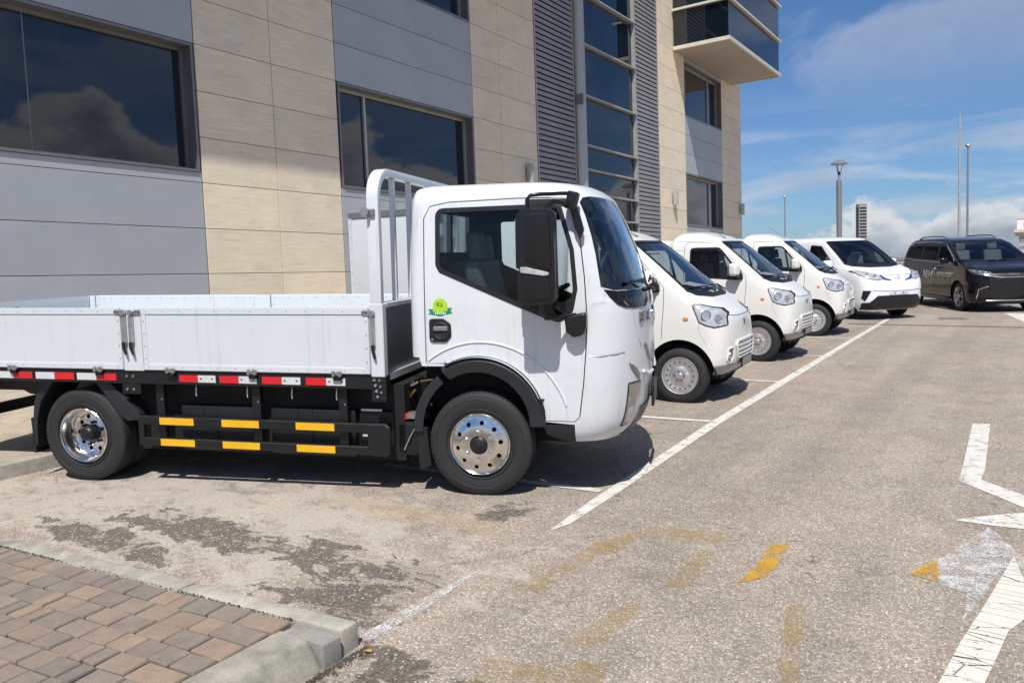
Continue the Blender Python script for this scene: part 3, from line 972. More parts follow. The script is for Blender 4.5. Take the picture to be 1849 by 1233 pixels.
# ------------------------------------------------------------------ office building (facade plane x = FX)
FX = -12.8
def building():
    B = empty('office_building', Matrix.Translation((FX, 20, 0.5)), 'office building clad in beige stone and grey panels with dark windows', 'building')
    OX, OY, OZ = FX, 20.0, 0.5
    def bx(x0, x1, y0, y1, z0, z1):
        return MB().box(x0 - OX, x1 - OX, y0 - OY, y1 - OY, z0 - OZ, z1 - OZ)
    bx(-32, FX - 0.34, -6, 41.55, -1, 17).build('wall', CORE, B)
    Z0, M, G_ = -0.41, 0.84, 0.012       # courses at 2.11, 2.95, 3.79 ...
    levels = [Z0 + M * k for k in range(0, 21)]
    cache = {}
    def panel(name, y0, y1, z0, z1, mat, x=FX, t=0.04, gap=G_):
        w, h = round(y1 - y0 - gap, 3), round(z1 - z0 - gap, 3)
        key = (name, w, h, t)
        if key not in cache:
            cache[key] = MB().box(-t, 0, -w / 2, w / 2, -h / 2, h / 2).mesh(name, bevel=0.003)
            cache[key].materials.append(mat)
        o = link(name, cache[key], None, B)
        o.location = (x - OX, (y0 + y1) / 2 - OY, (z0 + z1) / 2 - OZ)
        return o
    # backing right behind the cladding joints (not behind windows)
    def backing(y0, y1, z0, z1):
        bx(FX - 0.33, FX - 0.045, y0, y1, z0, z1).build('backing', CORE, B)
    def pillar(ys, ztop=16.3):
        backing(ys[0], ys[-1], -0.6, ztop)
        for a, b_ in zip(ys[:-1], ys[1:]):
            for k in range(0, 20):
                panel('stone_panel', a, b_, levels[k], levels[k + 1], STONE)
    pillar([9.0, 10.74, 12.5])
    pillar([17.62, 18.96, 20.93])
    pillar([30.56, 33.54])
    pillar([38.5, 41.55])
    # end wall of the building, stone as well
    for k in range(0, 20):
        for (a, b_) in ((-13.1, -16.0), (-16.0, -19.0), (-19.0, -22.0), (-22, -25)):
            o = MB().box(b_ + 0.006 - OX, a - 0.006 - OX, 41.552 - OY, 41.59 - OY, levels[k] + 0.006 - OZ, levels[k + 1] - 0.006 - OZ).build('stone_panel', STONE, B)
    bx(-32, -13.05, 41.3, 41.549, -0.6, 16.3).build('backing', CORE, B)
    # window bays: sill 3.98, head 6.30; next floor 8.82 .. 11.14
    def window(y0, y1, z0, z1, mulls, edge_dark=True):
        d = 0.26
        w = MB()
        f = 0.06
        lx0, lx1 = FX - d - 0.06 - OX, FX - d - OX
        # outer reveal frame (projecting lining)
        w.box(FX - d - OX, FX + 0.012 - OX, y0 - OY, y0 + 0.05 - OY, z0 - OZ, z1 - OZ)
        w.box(FX - d - OX, FX + 0.012 - OX, y1 - 0.05 - OY, y1 - OY, z0 - OZ, z1 - OZ)
        w.box(FX - d - OX, FX + 0.012 - OX, y0 + 0.05 - OY, y1 - 0.05 - OY, z1 - 0.05 - OZ, z1 - OZ)
        w.box(FX - d - OX, FX + 0.03 - OX, y0 + 0.05 - OY, y1 - 0.05 - OY, z0 - OZ, z0 + 0.045 - OZ)
        fr = w.build('window', FRAME, B)
        a0, a1, b0, b1 = y0 + 0.051, y1 - 0.051, z0 + 0.046, z1 - 0.051
        r = MB()
        r.box(lx0, lx1 + 0.03, a0 - OY, a0 + f - OY, b0 - OZ, b1 - OZ)
        r.box(lx0, lx1 + 0.03, a1 - f - OY, a1 - OY, b0 - OZ, b1 - OZ)
        r.box(lx0, lx1 + 0.03, a0 + f - OY, a1 - f - OY, b1 - f - OZ, b1 - OZ)
        r.box(lx0, lx1 + 0.03, a0 + f - OY, a1 - f - OY, b0 - OZ, b0 + f - OZ)
        for m_ in mulls:
            hm = 0.035 if m_ > 12 else 0.009
            r.box(lx0, lx1 + (0.035 if m_ > 12 else -0.018), m_ - hm - OY, m_ + hm - OY, b0 + f - OZ, b1 - f - OZ)
        r.build('frame', FRAMEL if mulls and mulls[0] > 12 else FRAME, fr)
        ed = [a0 + f] + list(mulls) + [a1 - f]
        for i in range(len(ed) - 1):
            mg = 0.036 if ed[1] > 12 else 0.010
            p0 = ed[i] + (mg if i > 0 else 0.001)
            p1 = ed[i + 1] - (mg if i < len(ed) - 2 else 0.001)
            MB().box(lx0 + 0.01, lx1 - 0.02, p0 - OY, p1 - OY, b0 + f + 0.001 - OZ, b1 - f - 0.001 - OZ).build('pane', BGLASS, fr)
    def bay(y0, y1, lm, um):
        zs_l = [levels[0], levels[1], levels[2], levels[3], levels[4], levels[5], 3.98]
        for k in range(0, 5):
            panel('metal_panel', y0, y1, levels[k], levels[k + 1], PANEL)
        panel('metal_panel', y0, y1, levels[5], 3.98, PANEL)
        backing(y0, y1, -0.6, 3.975)
        window(y0 + 0.03, y1 - 0.03, 3.98, 6.30, lm)
        backing(y0, y1, 6.31, 8.81)
        for k in (8, 9, 10):
            panel('metal_panel', y0, y1, levels[k], levels[k + 1], PANEL)
        window(y0 + 0.03, y1 - 0.03, 8.82, 11.14, um)
        backing(y0, y1, 11.16, 16.3)
        for k in range(14, 19):
            panel('metal_panel', y0, y1, levels[k] - 0.2, levels[k + 1] - 0.2, PANEL)
    bay(0.4, 8.99, [3.2, 6.18], [3.2, 6.18])
    bay(12.51, 17.61, [13.6], [13.6])
    bay(33.55, 38.49, [37.15], [37.15])
    # a stone pier and the wall left of the picture
    pillar([-1.2, 0.39])
    # louvre bands
    def louvre(y0, y1):
        bx(FX - 0.33, FX - 0.14, y0, y1, -0.6, 16.3).build('backing', CORE, B)
        sl = MB().prism([(-0.11, 0.12), (-0.10, 0.13), (0.012, 0.055), (0.012, -0.062), (-0.003, -0.062), (-0.003, 0.045)], 'y', -(y1 - y0) / 2 + 0.03, (y1 - y0) / 2 - 0.03).mesh('slat')
        sl.materials.append(LOUV)
        z = 0.9
        while z < 15.5:
            o = link('slat', sl, None, B)
            o.location = (FX - OX, (y0 + y1) / 2 - OY, z - OZ)
            z += 0.172
        for yy in (y0, y1):
            bx(FX - 0.12, FX + 0.02, yy - 0.025 + (0.026 if yy == y0 else -0.026), yy + 0.025 + (0.026 if yy == y0 else -0.026), -0.3, 15.5).build('louvre_edge', FRAMEL, B)
    louvre(20.95, 23.42)
    louvre(28.36, 30.55)
    # pale rounded column beside the curtain wall
    mb = MB()
    mb.lathe([(0.235, -1.0), (0.235, 16.0)], (FX + 0.02 - OX, 23.72 - OY, 0.0), 'z', 24)
    mb.build('column', FRAMEL, B, smooth=40)
    for z in (2.6, 7.6, 12.6):
        MB().box(FX + 0.02 - OX, FX + 0.30 - OX, 23.47 - OY, 23.54 - OY, z - OZ, z + 0.34 - OZ).build('column_bracket', GREYM, B)
    # stair curtain wall
    tz = [0.3, 3.86, 4.71, 5.53, 6.36, 8.04, 9.76, 11.48, 13.2, 14.9, 16.3]
    bx(FX - 0.33, FX - 0.2, 24.0, 28.34, 3.0, 16.3).build('backing', CORE, B)
    for a, b_ in zip(tz[:-1], tz[1:]):
        bx(FX - 0.13, FX - 0.105, 24.02, 28.30, a + 0.03, b_ - 0.03).build('pane', BGLASS, B)
        bx(FX - 0.16, FX + 0.06, 24.0, 28.33, b_ - 0.028, b_ + 0.028).build('transom', FRAMEL, B)
    bx(FX - 0.16, FX + 0.02, 28.28, 28.35, 0, 16.3).build('mullion', FRAMEL, B)
    # projecting glass box at the corner
    X1, Y0, Y1, Zb = -10.4, 32.3, 40.0, 11.35
    bx(FX + 0.05, X1 - 0.06, Y0 + 0.06, Y1 - 0.06, Zb + 0.15, 16.3).build('box_core', CORE, B)
    so = bx(FX + 0.04, X1, Y0, Y1, Zb, Zb + 0.10).build('soffit', SOFFIT, B)
    rim = MB()
    for (a0, a1, b0, b1) in ((FX + 0.03, X1 + 0.09, Y0 - 0.09, Y0 - 0.001), (X1 + 0.001, X1 + 0.09, Y0 - 0.001, Y1 + 0.001), (FX + 0.03, X1 + 0.09, Y1 + 0.001, Y1 + 0.09)):
        rim.box(a0 - OX, a1 - OX, b0 - OY, b1 - OY, Zb - 0.03 - OZ, Zb + 0.12 - OZ)
    rim.build('soffit_rim', TRIMB, B)
    for (z0, z1) in ((Zb + 0.12, 12.92), (13.02, 14.6), (14.7, 16.3)):
        # near side panes
        for (a, b_) in ((FX + 0.04, -11.62), (-11.61, X1 - 0.02)):
            bx(a, b_, Y0 + 0.005, Y0 + 0.03, z0, z1).build('pane', BGLASS, B)
        for (a, b_) in ((Y0 + 0.03, 34.9), (34.91, 37.4), (37.41, Y1)):
            bx(X1 - 0.02, X1, a, b_, z0, z1).build('pane', BGLASS, B)
    for z in (12.97, 14.65):
        led = MB()
        led.box(FX + 0.03 - OX, X1 + 0.14 - OX, Y0 - 0.14 - OY, Y0 + 0.0 - OY, z - 0.045 - OZ, z + 0.045 - OZ)
        led.box(X1 + 0.001 - OX, X1 + 0.14 - OX, Y0 + 0.001 - OY, Y1 + 0.1 - OY, z - 0.045 - OZ, z + 0.045 - OZ)
        led.build('ledge', TRIMB, B)
    # projecting upper floor over the nearer half (above the picture; it shades the wall below)
    OV = 2.5
    zb = 4.23 + OV / 0.31
    bx(FX + 0.05, FX + OV, -6, 21.9, zb, zb + 0.2).build('soffit', SOFFIT, B)
    bx(FX + 0.05, FX + OV - 0.05, -6, 21.85, zb + 0.21, 17.5).build('upper_floor', PANEL, B)
    return B
BLD = building()

# wall lamps on the facade: half-cylinder shades
def wall_lamp(y, z, label):
    r = empty('wall_lamp', Matrix.Translation((FX, y, z)), label, 'wall lamp', 'wall lamps on the stone piers')
    n = 14
    prof = [(0.15 + 0.10 * math.cos(rad(-90 + 180 * i / n)), 0.10 * math.sin(rad(-90 + 180 * i / n))) for i in range(n + 1)]
    mb = MB()
    pts = [(0.07, -0.10)] + prof + [(0.07, 0.10)]
    mb.prism(pts, 'z', -0.29, 0.29)
    mb.build('shade', FRAMEL, r, smooth=40)
    MB().box(0.002, 0.069, -0.05, 0.05, -0.16, 0.16).build('bracket', GREYM, r)
    return r
wall_lamp(20.28, 5.02, 'half round metal wall lamp above the truck roof, nearest of three')
wall_lamp(31.93, 5.07, 'half round metal wall lamp left of the lower far window, casting a long shadow')
wall_lamp(41.22, 5.12, 'half round metal wall lamp at the far corner of the building')
# ------------------------------------------------------------------ wheels
def disc_sheet(name, R, holes, prof, mat, parent, thick=0.006, n=40, y0=0.0, sg=-1, cuts=None):
    """a pressed wheel disc with real holes; prof(r) -> outward offset."""
    def fm(x, z):
        return Vector((x, sg * (prof(math.hypot(x, z))) + y0, z))
    k = R / 7
    cu = [i * k for i in range(-6, 7)]
    bm = sheet(name, circle(0, 0, R, n), holes, fm, cu, cu)
    bm.normal_update()
    s = sum(f.normal.y * f.calc_area() for f in bm.faces)
    if s * sg < 0:
        bmesh.ops.reverse_faces(bm, faces=bm.faces[:])
    thicken(bm, thick)
    return bm_obj(bm, name, [mat, mat], parent, 40)

def tyre(parent, r, rin, w, yc, grooves=3, n=48):
    h = w / 2
    p = [(rin, -h * 0.80), (rin + 0.012, -h * 0.90), ((r + rin) / 2, -h * 1.0), (r - 0.05, -h * 0.985), (r - 0.022, -h * 0.93), (r - 0.006, -h * 0.80), (r - 0.001, -h * 0.72)]
    tread = []
    gw = w * 1.40 / (2 * (grooves * 2 + 1))
    y = -h * 0.70
    for k in range(grooves):
        a = -h * 0.70 + (2 * k + 1) * gw
        tread += [(r, a - 0.0005), (r - 0.009, a + 0.002), (r - 0.009, a + gw * 0.45), (r, a + gw * 0.45 + 0.003)]
    q = [(a, -b) for a, b in reversed(p)]
    prof = p + tread + q
    t = MB().lathe(prof, (0, yc, 0), 'y', n).build('tyre', RUBBER, parent, smooth=32)
    # shoulder tread blocks
    mb = MB()
    m = 64
    for sgn in (-1, 1):
        for k in range(m):
            th = 2 * math.pi * k / m
            c, s = math.cos(th), math.sin(th)
            a = Vector((c * (r - 0.0085), yc + sgn * h * 0.75, s * (r - 0.0085)))
            tn = Vector((-s, 0, c))
            rn = Vector((c, 0, s))
            yv = Vector((0, 1, 0))
            e1, e2, e3 = tn * (math.pi * r / m * 0.62), yv * (h * 0.09), rn * 0.0045
            vv = [a + e1 * i + e2 * j + e3 * l for l in (-1, 1) for j in (-1, 1) for i in (-1, 1)]
            mb.add(vv, [(0, 2, 3, 1), (4, 5, 7, 6), (0, 1, 5, 4), (2, 6, 7, 3), (0, 4, 6, 2), (1, 3, 7, 5)])
    # raised ring on the sidewall
    for rr in (rin + 0.035, r - 0.055):
        mb.lathe([(rr - 0.004, -h * 0.985), (rr, -h * 1.02), (rr + 0.004, -h * 0.985)], (0, yc, 0), 'y', n)
    mb.build('tread', RUBBER, t, smooth=32)
    return t

def truck_wheel(parent, x, y, sg, dual=False, r=0.388):
    """sg -1: outer face looks to -y."""
    wname = empty('wheel')
    wname.parent = parent
    wname.location = (x, y, r)
    wname.rotation_euler = (0, 0, 0 if sg < 0 else math.pi)
    w = 0.195
    rin = 0.222
    tyre(wname, r, rin, w, w / 2)
    if not dual:
        # convex alloy disc with round hand holes
        def prof(q):
            if q > 0.19: return 0.012 - (q - 0.19) * 0.2
            if q > 0.13: return 0.036 - 0.024 * ((q - 0.13) / 0.06) ** 1.5
            return 0.036 + 0.004 * (1 - q / 0.13)
        holes = [circle(0.165 * math.cos(rad(36 * k + 9)), 0.165 * math.sin(rad(36 * k + 9)), 0.0165, 12) for k in range(10)] + [circle(0, 0, 0.068, 20)]
        d = disc_sheet('disc', 0.212, holes, prof, ALU, wname, 0.008, 48, 0.01)
        MB().lathe([(0.208, 0.018), (0.216, -0.004), (0.224, -0.010), (0.230, -0.004), (0.228, 0.02), (0.205, 0.06), (0.205, 0.18)], (0, 0, 0), 'y', 48).build('rim', ALU, wname, smooth=40)
        MB().lathe([(0.0, -0.045), (0.045, -0.043), (0.062, -0.030), (0.067, 0.0), (0.067, 0.06)], (0, 0, 0), 'y', 24).build('hub', PLAST, wname, smooth=40)
        MB().lathe([(0.0, -0.052), (0.012, -0.051), (0.028, -0.046), (0.03, -0.04)], (0, 0, 0), 'y', 12).build('hub_cap', CHASSIS, wname, smooth=40)
        nut = MB().lathe([(0.0, -0.060), (0.008, -0.060), (0.0125, -0.052), (0.0125, -0.035), (0.017, -0.032), (0.018, -0.024)], (0, 0, 0), 'y', 8).mesh('nut', smooth=35)
        nut.materials.append(CHROME)
        for k in range(6):
            o = link('nut', nut, None, wname)
            o.location = (0.100 * math.cos(rad(60 * k + 32)), 0.0, 0.100 * math.sin(rad(60 * k + 32)))
        MB().lathe([(0.0, 0.04), (0.20, 0.04)], (0, 0, 0), 'y', 24).build('back_plate', DARK, wname)
    else:
        def prof(q):
            if q > 0.165: return -0.125 + (q - 0.165) * 0.5
            if q > 0.10: return -0.118
            return -0.105
        holes = [circle(0.142 * math.cos(rad(36 * k)), 0.142 * math.sin(rad(36 * k)), 0.0185, 12) for k in range(10)] + [circle(0, 0, 0.072, 20)]
        disc_sheet('disc', 0.192, holes, prof, ALU, wname, 0.008, 48, 0.0)
        MB().lathe([(0.19, 0.125), (0.197, 0.085), (0.200, 0.03), (0.212, 0.012), (0.216, -0.004), (0.224, -0.008), (0.230, -0.002), (0.228, 0.02), (0.205, 0.06), (0.205, 0.16)], (0, 0, 0), 'y', 48).build('rim', ALU, wname, smooth=40)
        MB().lathe([(0.0, 0.012), (0.045, 0.014), (0.062, 0.028), (0.069, 0.06), (0.07, 0.16)], (0, 0, 0), 'y', 24).build('hub', PLAST, wname, smooth=40)
        nut = MB().lathe([(0.0, 0.07), (0.010, 0.07), (0.013, 0.08), (0.013, 0.11)], (0, 0, 0), 'y', 8).mesh('nut', smooth=35)
        nut.materials.append(PLAST)
        for k in range(6):
            o = link('nut', nut, None, wname)
            o.location = (0.093 * math.cos(rad(60 * k + 18)), 0.0, 0.093 * math.sin(rad(60 * k + 18)))
        MB().lathe([(0.0, 0.155), (0.20, 0.155)], (0, 0, 0), 'y', 24).build('back_plate', DARK, wname)
        tyre(wname, r, rin, w, w * 1.5 + 0.03)
    return wname

# ------------------------------------------------------------------ flatbed truck
# local: x forward from the front axle, y to the left, z up. The body sits tail high.
def flatbed():
    A = rad(20.28)
    nx, ny = 0.346, -0.938                      # outward (right) direction in ground coordinates
    fx, fy = -3.345, 4.52                       # right front tyre contact, outer face y = -0.90
    ox, oy = fx - nx * 0.90, fy - ny * 0.90
    T = empty('flatbed_truck', ground_matrix(ox, oy, A), 'white flatbed truck with dropside bed and red and white reflective tape, nearest vehicle', 'truck')
    PITCH = 0.0148
    def body(o):
        if o.parent is T:
            o.rotation_euler = (0, PITCH, 0)
        return o
    # ---- cab skin
    rows = [
        (0.425, 1.05, 0.60, -0.50, 0.865), (0.50, 1.125, 0.64, -0.50, 0.905), (0.62, 1.165, 0.67, -0.50, 0.925), (0.85, 1.185, 0.69, -0.50, 0.935),
        (1.10, 1.19, 0.70, -0.51, 0.94), (1.35, 1.185, 0.70, -0.51, 0.94), (1.50, 1.155, 0.685, -0.51, 0.936), (1.75, 1.075, 0.645, -0.505, 0.925),
        (2.00, 0.975, 0.59, -0.50, 0.908), (2.13, 0.91, 0.545, -0.495, 0.893), (2.20, 0.855, 0.50, -0.485, 0.873), (2.25, 0.765, 0.42, -0.455, 0.825),
        (2.278, 0.60, 0.25, -0.36, 0.68), (2.290, 0.36, 0.12, -0.18, 0.38), (2.294, 0.16, 0.08, 0.0, 0.06)]
    SK = Skin(rows, 2.7, 0.07)
    top = float(SK.top)
    CA = (0.01, 0.56, 0.480)                    # arch circle
    arc_pts = arc(CA[0], CA[1], CA[2], 2, 122, 22)   # from front-bottom to the rear-top
    def bottom(sg):
        # rear corner forward to the bumper, ordered rear -> front
        pts = [(-0.44, 1.03), (-0.42, 0.965)] + [(x, z) for x, z in reversed(arc_pts)] + [(0.70, 0.562), (0.70, 0.43)]
        return [SK.side(x, z, sg) for x, z in dens(pts, 0.05, False)]
    r_b = bottom(-1)
    l_b = bottom(1)
    v_rear = SK.v_of(1.03)
    outer = [(-3.0, v_rear)] + [(-2.06, v_rear)] + r_b + [(-0.6, 0.02), (-0.3, 0.0), (0.0, 0.0), (0.3, 0.0), (0.6, 0.02)] + l_b[::-1] + [(2.06, v_rear), (3.0, v_rear)]
    outer += [(3.0, top)] + [(3.0 - 0.25 * k, top) for k in range(1, 24)] + [(-3.0, top)]
    # door outline in (x, z)
    dl = rnd([(-0.385, 2.105), (-0.385, 0.975), (-0.285, 0.925)], 0.0)
    door = [(-0.385, 0.985)] + [(x, z) for x, z in reversed(arc(CA[0], CA[1], CA[2] + 0.004, 12, 118, 18))] + [(0.492, 0.585), (0.70, 0.585)]
    door_front = [(0.735, 0.62), (0.765, 0.85), (0.785, 1.10), (0.79, 1.36), (0.775, 1.60), (0.745, 1.85), (0.705, 2.05), (0.685, 2.115)]
    door += door_front + [(0.62, 2.147), (0.30, 2.152), (-0.20, 2.140), (-0.34, 2.115), (-0.385, 2.03)]
    win = rnd([(-0.285, 2.085), (-0.285, 1.70), (-0.262, 1.655), (0.50, 1.330), (0.60, 1.300), (0.685, 1.37), (0.715, 1.52), (0.69, 1.79), (0.60, 2.095)], [0.05, 0.03, 0.02, 0.03, 0.04, 0.05, 0.03, 0.02, 0.05])
    def grow(pts, d):
        c = Vector((sum(p[0] for p in pts) / len(pts), sum(p[1] for p in pts) / len(pts)))
        out = []
        for i, p in enumerate(pts):
            a, b_ = Vector(pts[i - 1]), Vector(pts[(i + 1) % len(pts)])
            t = (b_ - a)
            n = Vector((t.y, -t.x))
            if n.length > 1e-9: n.normalize()
            if n.dot(Vector(p) - c) < 0: n = -n
            out.append(tuple(Vector(p) + n * d))
        return out
    # windscreen outline: wraps round to the pillars, given as (x, z) on the sides
    wedge_ = [(0.885, 1.53), (0.868, 1.63), (0.848, 1.75), (0.818, 1.88), (0.775, 2.02), (0.735, 2.115), (0.75, 2.15)]
    def wsloop(gx=0.0, gz=0.0):
        r_ = [SK.side(x + gx, min(z, 2.155 - gz) if z > 2.1 else z + (gz if z < 1.6 else 0), -1) for x, z in dens(wedge_, 0.05, False)]
        l_ = [(-u, v) for u, v in r_]
        vt, vb = SK.v_of(2.16 - gz), SK.v_of(1.503 + gz)
        u1 = r_[-1][0]
        u0 = r_[0][0]
        topl = [(u1 * (1 - k / 6), vt) for k in range(1, 12)]
        botl = [(-u0 * (1 - k / 6), vb) for k in range(1, 12)]
        return r_ + topl + l_[::-1] + botl
    rwin = rnd([(-0.52, 1.79), (0.52, 1.79), (0.52, 2.10), (-0.52, 2.10)], 0.06)
    def rear_uv(y, z):
        v = SK.v_of(z); w = SK.row(v)[4] - 0.07
        return (-3.0 + 0.9 * abs(y) / w if y <= 0 else 3.0 - 0.9 * y / w, v)
    holes = [SK.spoly(grow(door, 0.005), -1, 0.05), SK.spoly(grow(door, 0.005), 1, 0.05), wsloop()]
    # rear window lies across the seam, so it is two half openings
    hr = [rear_uv(y, z) for y, z in [(-0.03, 1.79), (-0.50, 1.79), (-0.52, 1.81), (-0.52, 2.08), (-0.50, 2.10), (-0.03, 2.10)]]
    hl = [rear_uv(y, z) for y, z in [(0.03, 1.79), (0.50, 1.79), (0.52, 1.81), (0.52, 2.08), (0.50, 2.10), (0.03, 2.10)]]
    holes += [hr, hl]
    cab = body(SK.sheet('cab', outer, holes, [WHITE, DARK], T, 0.035, 0.0))
    # lining behind door gaps
    for sg in (-1, 1):
        d1 = SK.spoly(grow(door, -0.02), sg, 0.05)
        body(SK.sheet('door_seal', SK.spoly(grow(door, 0.012), sg, 0.05), [d1], [SEAL, SEAL], T, 0.006, -0.020))
        # door with window opening
        dr = body(SK.sheet('door', SK.spoly(grow(door, -0.003), sg, 0.05), [SK.spoly(grow(win, 0.012), sg, 0.04)], [WHITE, DARK], T, 0.03, 0.0))
        SK.sheet('window_seal', SK.spoly(grow(win, 0.014), sg, 0.04), [SK.spoly(grow(win, -0.018), sg, 0.04)], [SEAL, SEAL], dr, 0.012, 0.004)
        SK.sheet('window_glass', SK.spoly(grow(win, -0.010), sg, 0.06), [], TGLASS, dr, 0.0, -0.006)
        # raised lip that follows the arch
        lip = [SK.P(*SK.side(x, z, sg)) + Vector((0, sg * 0.001, 0)) for x, z in arc(0.03, 0.50, 0.645, 18, 128, 26) if z > 0.6]
        MB().tube(lip, 0.008, 6).build('arch_lip', WHITE, dr, smooth=50)
        # handle: black plate with dial and bar
        hx, hz = -0.275, 1.225
        yy = SK.P(*SK.side(hx, hz, sg)).y
        plate = rnd([(hx - 0.078, hz + 0.088), (hx + 0.03, hz + 0.088), (hx + 0.085, hz + 0.05), (hx + 0.088, hz - 0.04), (hx + 0.05, hz - 0.082), (hx - 0.078, hz - 0.082)], 0.03)
        a_, b_ = (yy - 0.012, yy + 0.01) if sg < 0 else (yy - 0.01, yy + 0.012)
        ph = MB().prism(plate, 'y', a_, b_).build('handle', PLAST, dr, bevel=0.003)
        yo = yy + sg * 0.012
        MB().lathe([(0.066, yo), (0.066, yo + sg * 0.006), (0.055, yo + sg * 0.010), (0.05, yo + sg * 0.004), (0.0, yo + sg * 0.002)], (hx + 0.012, 0, hz), 'y', 24).build('handle_dial', PLASTG, ph, smooth=40)
        MB().cbox((hx + 0.012, yo + sg * 0.012, hz + 0.018), (0.105, 0.012, 0.032)).build('handle_grip', GREYM, ph, bevel=0.004)
        MB().lathe([(0.0, yo + sg * 0.003), (0.009, yo + sg * 0.003), (0.009, yo)], (hx - 0.055, 0, hz - 0.062), 'y', 10).build('key_lock', GREYM, ph)
        # lower sill
        sx = [(0.47, 0.555), (0.70, 0.557), (0.70, 0.428), (0.62, 0.428), (0.50, 0.475)]
        body(SK.sheet('side_skirt', SK.spoly(sx, sg, 0.06), [], [PLASTG, PLASTG], T, 0.03, -0.004))
        # arch flare
        fo, fi = arc(CA[0], CA[1], 0.487, -1, 126, 30), arc(0.0, 0.545, 0.385, 0, 122, 30)
        yb = -0.938 * (1 if sg < 0 else -1)
        mb = MB()
        ring_o = [(x, z) for x, z in fo]
        ring_m = [(x, z) for x, z in arc(CA[0], CA[1] - 0.005, 0.455, -1, 126, 30)]
        ring_i = [(x, z) for x, z in fi]
        ring_n = [(x * 0.995, z) for x, z in arc(0.0, 0.545, 0.378, 0, 122, 30)]
        n = len(ring_o)
        vv = [(x, sg * 0.940, z) for x, z in ring_o] + [(x, sg * 0.962, z) for x, z in ring_m] + [(x, sg * 0.955, z) for x, z in ring_i] + [(x, sg * 0.70, z) for x, z in ring_n]
        ff = []
        for j in range(3):
            for i in range(n - 1):
                ff.append((j * n + i, j * n + i + 1, (j + 1) * n + i + 1, (j + 1) * n + i))
        body(mb.add(vv, ff).build('wheel_arch', PLASTG, T, smooth=30))
        # rear mudguard and flap
        g = arc(0.0, 0.50, 0.50, 128, 183, 12)
        mg = MB()
        vv = [(x, sg * 0.925, z) for x, z in g] + [(x, sg * 0.62, z) for x, z in g] + [(x * 0.86, sg * 0.925, 0.5 + (z - 0.5) * 0.86) for x, z in g]
        n = len(g)
        ff = [(i, i + 1, n + i + 1, n + i) for i in range(n - 1)] + [(i, 2 * n + i, 2 * n + i + 1, i + 1) for i in range(n - 1)]
        body(mg.add(vv, ff).build('mudguard', PLASTG, T, smooth=30))
        body(MB().prism([(-0.505, 0.50), (-0.415, 0.50), (-0.385, 0.21), (-0.475, 0.17)], 'y', sg * 0.64, sg * 0.90).build('mud_flap', PLAST, T, bevel=0.006))
    # dark wheel housing and cab floor
    body(MB().box(-0.48, 1.0, -0.68, 0.68, 0.62, 1.00).build('cab_floor', DARK, T))
    # roof closure
    body(MB().box(-0.1, 0.25, -0.3, 0.3, 2.23, 2.262).build('roof_lining', DARK, T))
    # windscreen and its black border
    body(SK.sheet('windscreen', wsloop(), [], WSGLASS, T, 0.0, -0.004))
    body(SK.sheet('windscreen_border', wsloop(), [wsloop(0.022, 0.022)], [SEAL, SEAL], T, 0.003, -0.008))
    # rear window glass
    body(MB().box(-0.500, -0.494, -0.56, 0.56, 1.76, 2.13).build('rear_window', TGLASS, T))
    # black cowl panel under the windscreen
    bs = [SK.side(x, z, -1) for x, z in dens([(0.905, 1.512), (0.935, 1.470), (1.0, 1.400), (1.05, 1.378)], 0.03, False)]
    vb_, vt_ = SK.v_of(1.370), SK.v_of(1.499)
    blk = bs + [(bs[-1][0] * (1 - k / 5), vb_) for k in range(1, 10)] + [(-u, v) for u, v in bs[::-1]] + [(-bs[0][0] * (1 - k / 6), vt_) for k in range(1, 12)]
    body(SK.sheet('cowl_panel', blk, [], [BLACKP, BLACKP], T, 0.006, 0.005))
    # wipers
    for (ya, yb_) in ((-0.30, -0.72), (0.32, -0.16)):
        def wp(y, z, o): 
            p = SK.P(*SK.front(y, z)); return p + Vector((o, 0, o * 0.4))
        w = MB().tube([wp(ya, 1.485, 0.03), wp((ya + yb_) / 2, 1.535, 0.045), wp(yb_, 1.545, 0.035)], 0.011, 6)
        o = body(w.build('wiper', PLAST, T))
        MB().tube([wp(ya - 0.06, 1.56, 0.025), wp(yb_ - 0.02, 1.53, 0.025)], 0.008, 6).build('blade', PLAST, o)
        p = wp(ya, 1.485, 0.0)
        MB().cyl(p, p + Vector((0.05, 0, 0.02)), 0.018, 10).build('pivot', PLAST, o)
    # front seams, corner panel line
    for sg in (-1, 1):
        ln = [SK.P(*SK.side(x, z, sg)) + Vector((0.0006, sg * 0.0006, 0)) for x, z in dens([(0.80, 1.05), (0.90, 1.053), (1.0, 1.062), (1.04, 1.068)], 0.03, False)]
        body(MB().tube(ln, 0.0022, 5).build('panel_seam', GREYM, T))
        # fold that runs down from the cowl to the lamp
        fold = [SK.P(*SK.front(y, z)) for y, z in dens([(sg * 0.78, 1.42), (sg * 0.70, 1.34), (sg * 0.62, 1.15), (sg * 0.56, 1.08)], 0.04, False)]
        body(MB().tube(fold, 0.0035, 6).build('front_crease', WHITE, T, smooth=50))
        # slim grey lamp and main headlamp
        sl = [(sg * 0.745, 0.985), (sg * 0.735, 0.955), (sg * 0.60, 0.845), (sg * 0.58, 0.875), (sg * 0.66, 0.945)]
        body(SK.sheet('daytime_lamp', SK.fpoly(sl, 0.04), [], [LENSD, PLAST], T, 0.008, 0.006))
        hl_ = rnd([(sg * 0.735, 0.83), (sg * 0.74, 0.53), (sg * 0.66, 0.545), (sg * 0.63, 0.70), (sg * 0.55, 0.80), (sg * 0.55, 0.825)], 0.015)
        hb = body(SK.sheet('headlamp', SK.fpoly(hl_, 0.04), [], [LENSM, PLAST], T, 0.01, 0.006))
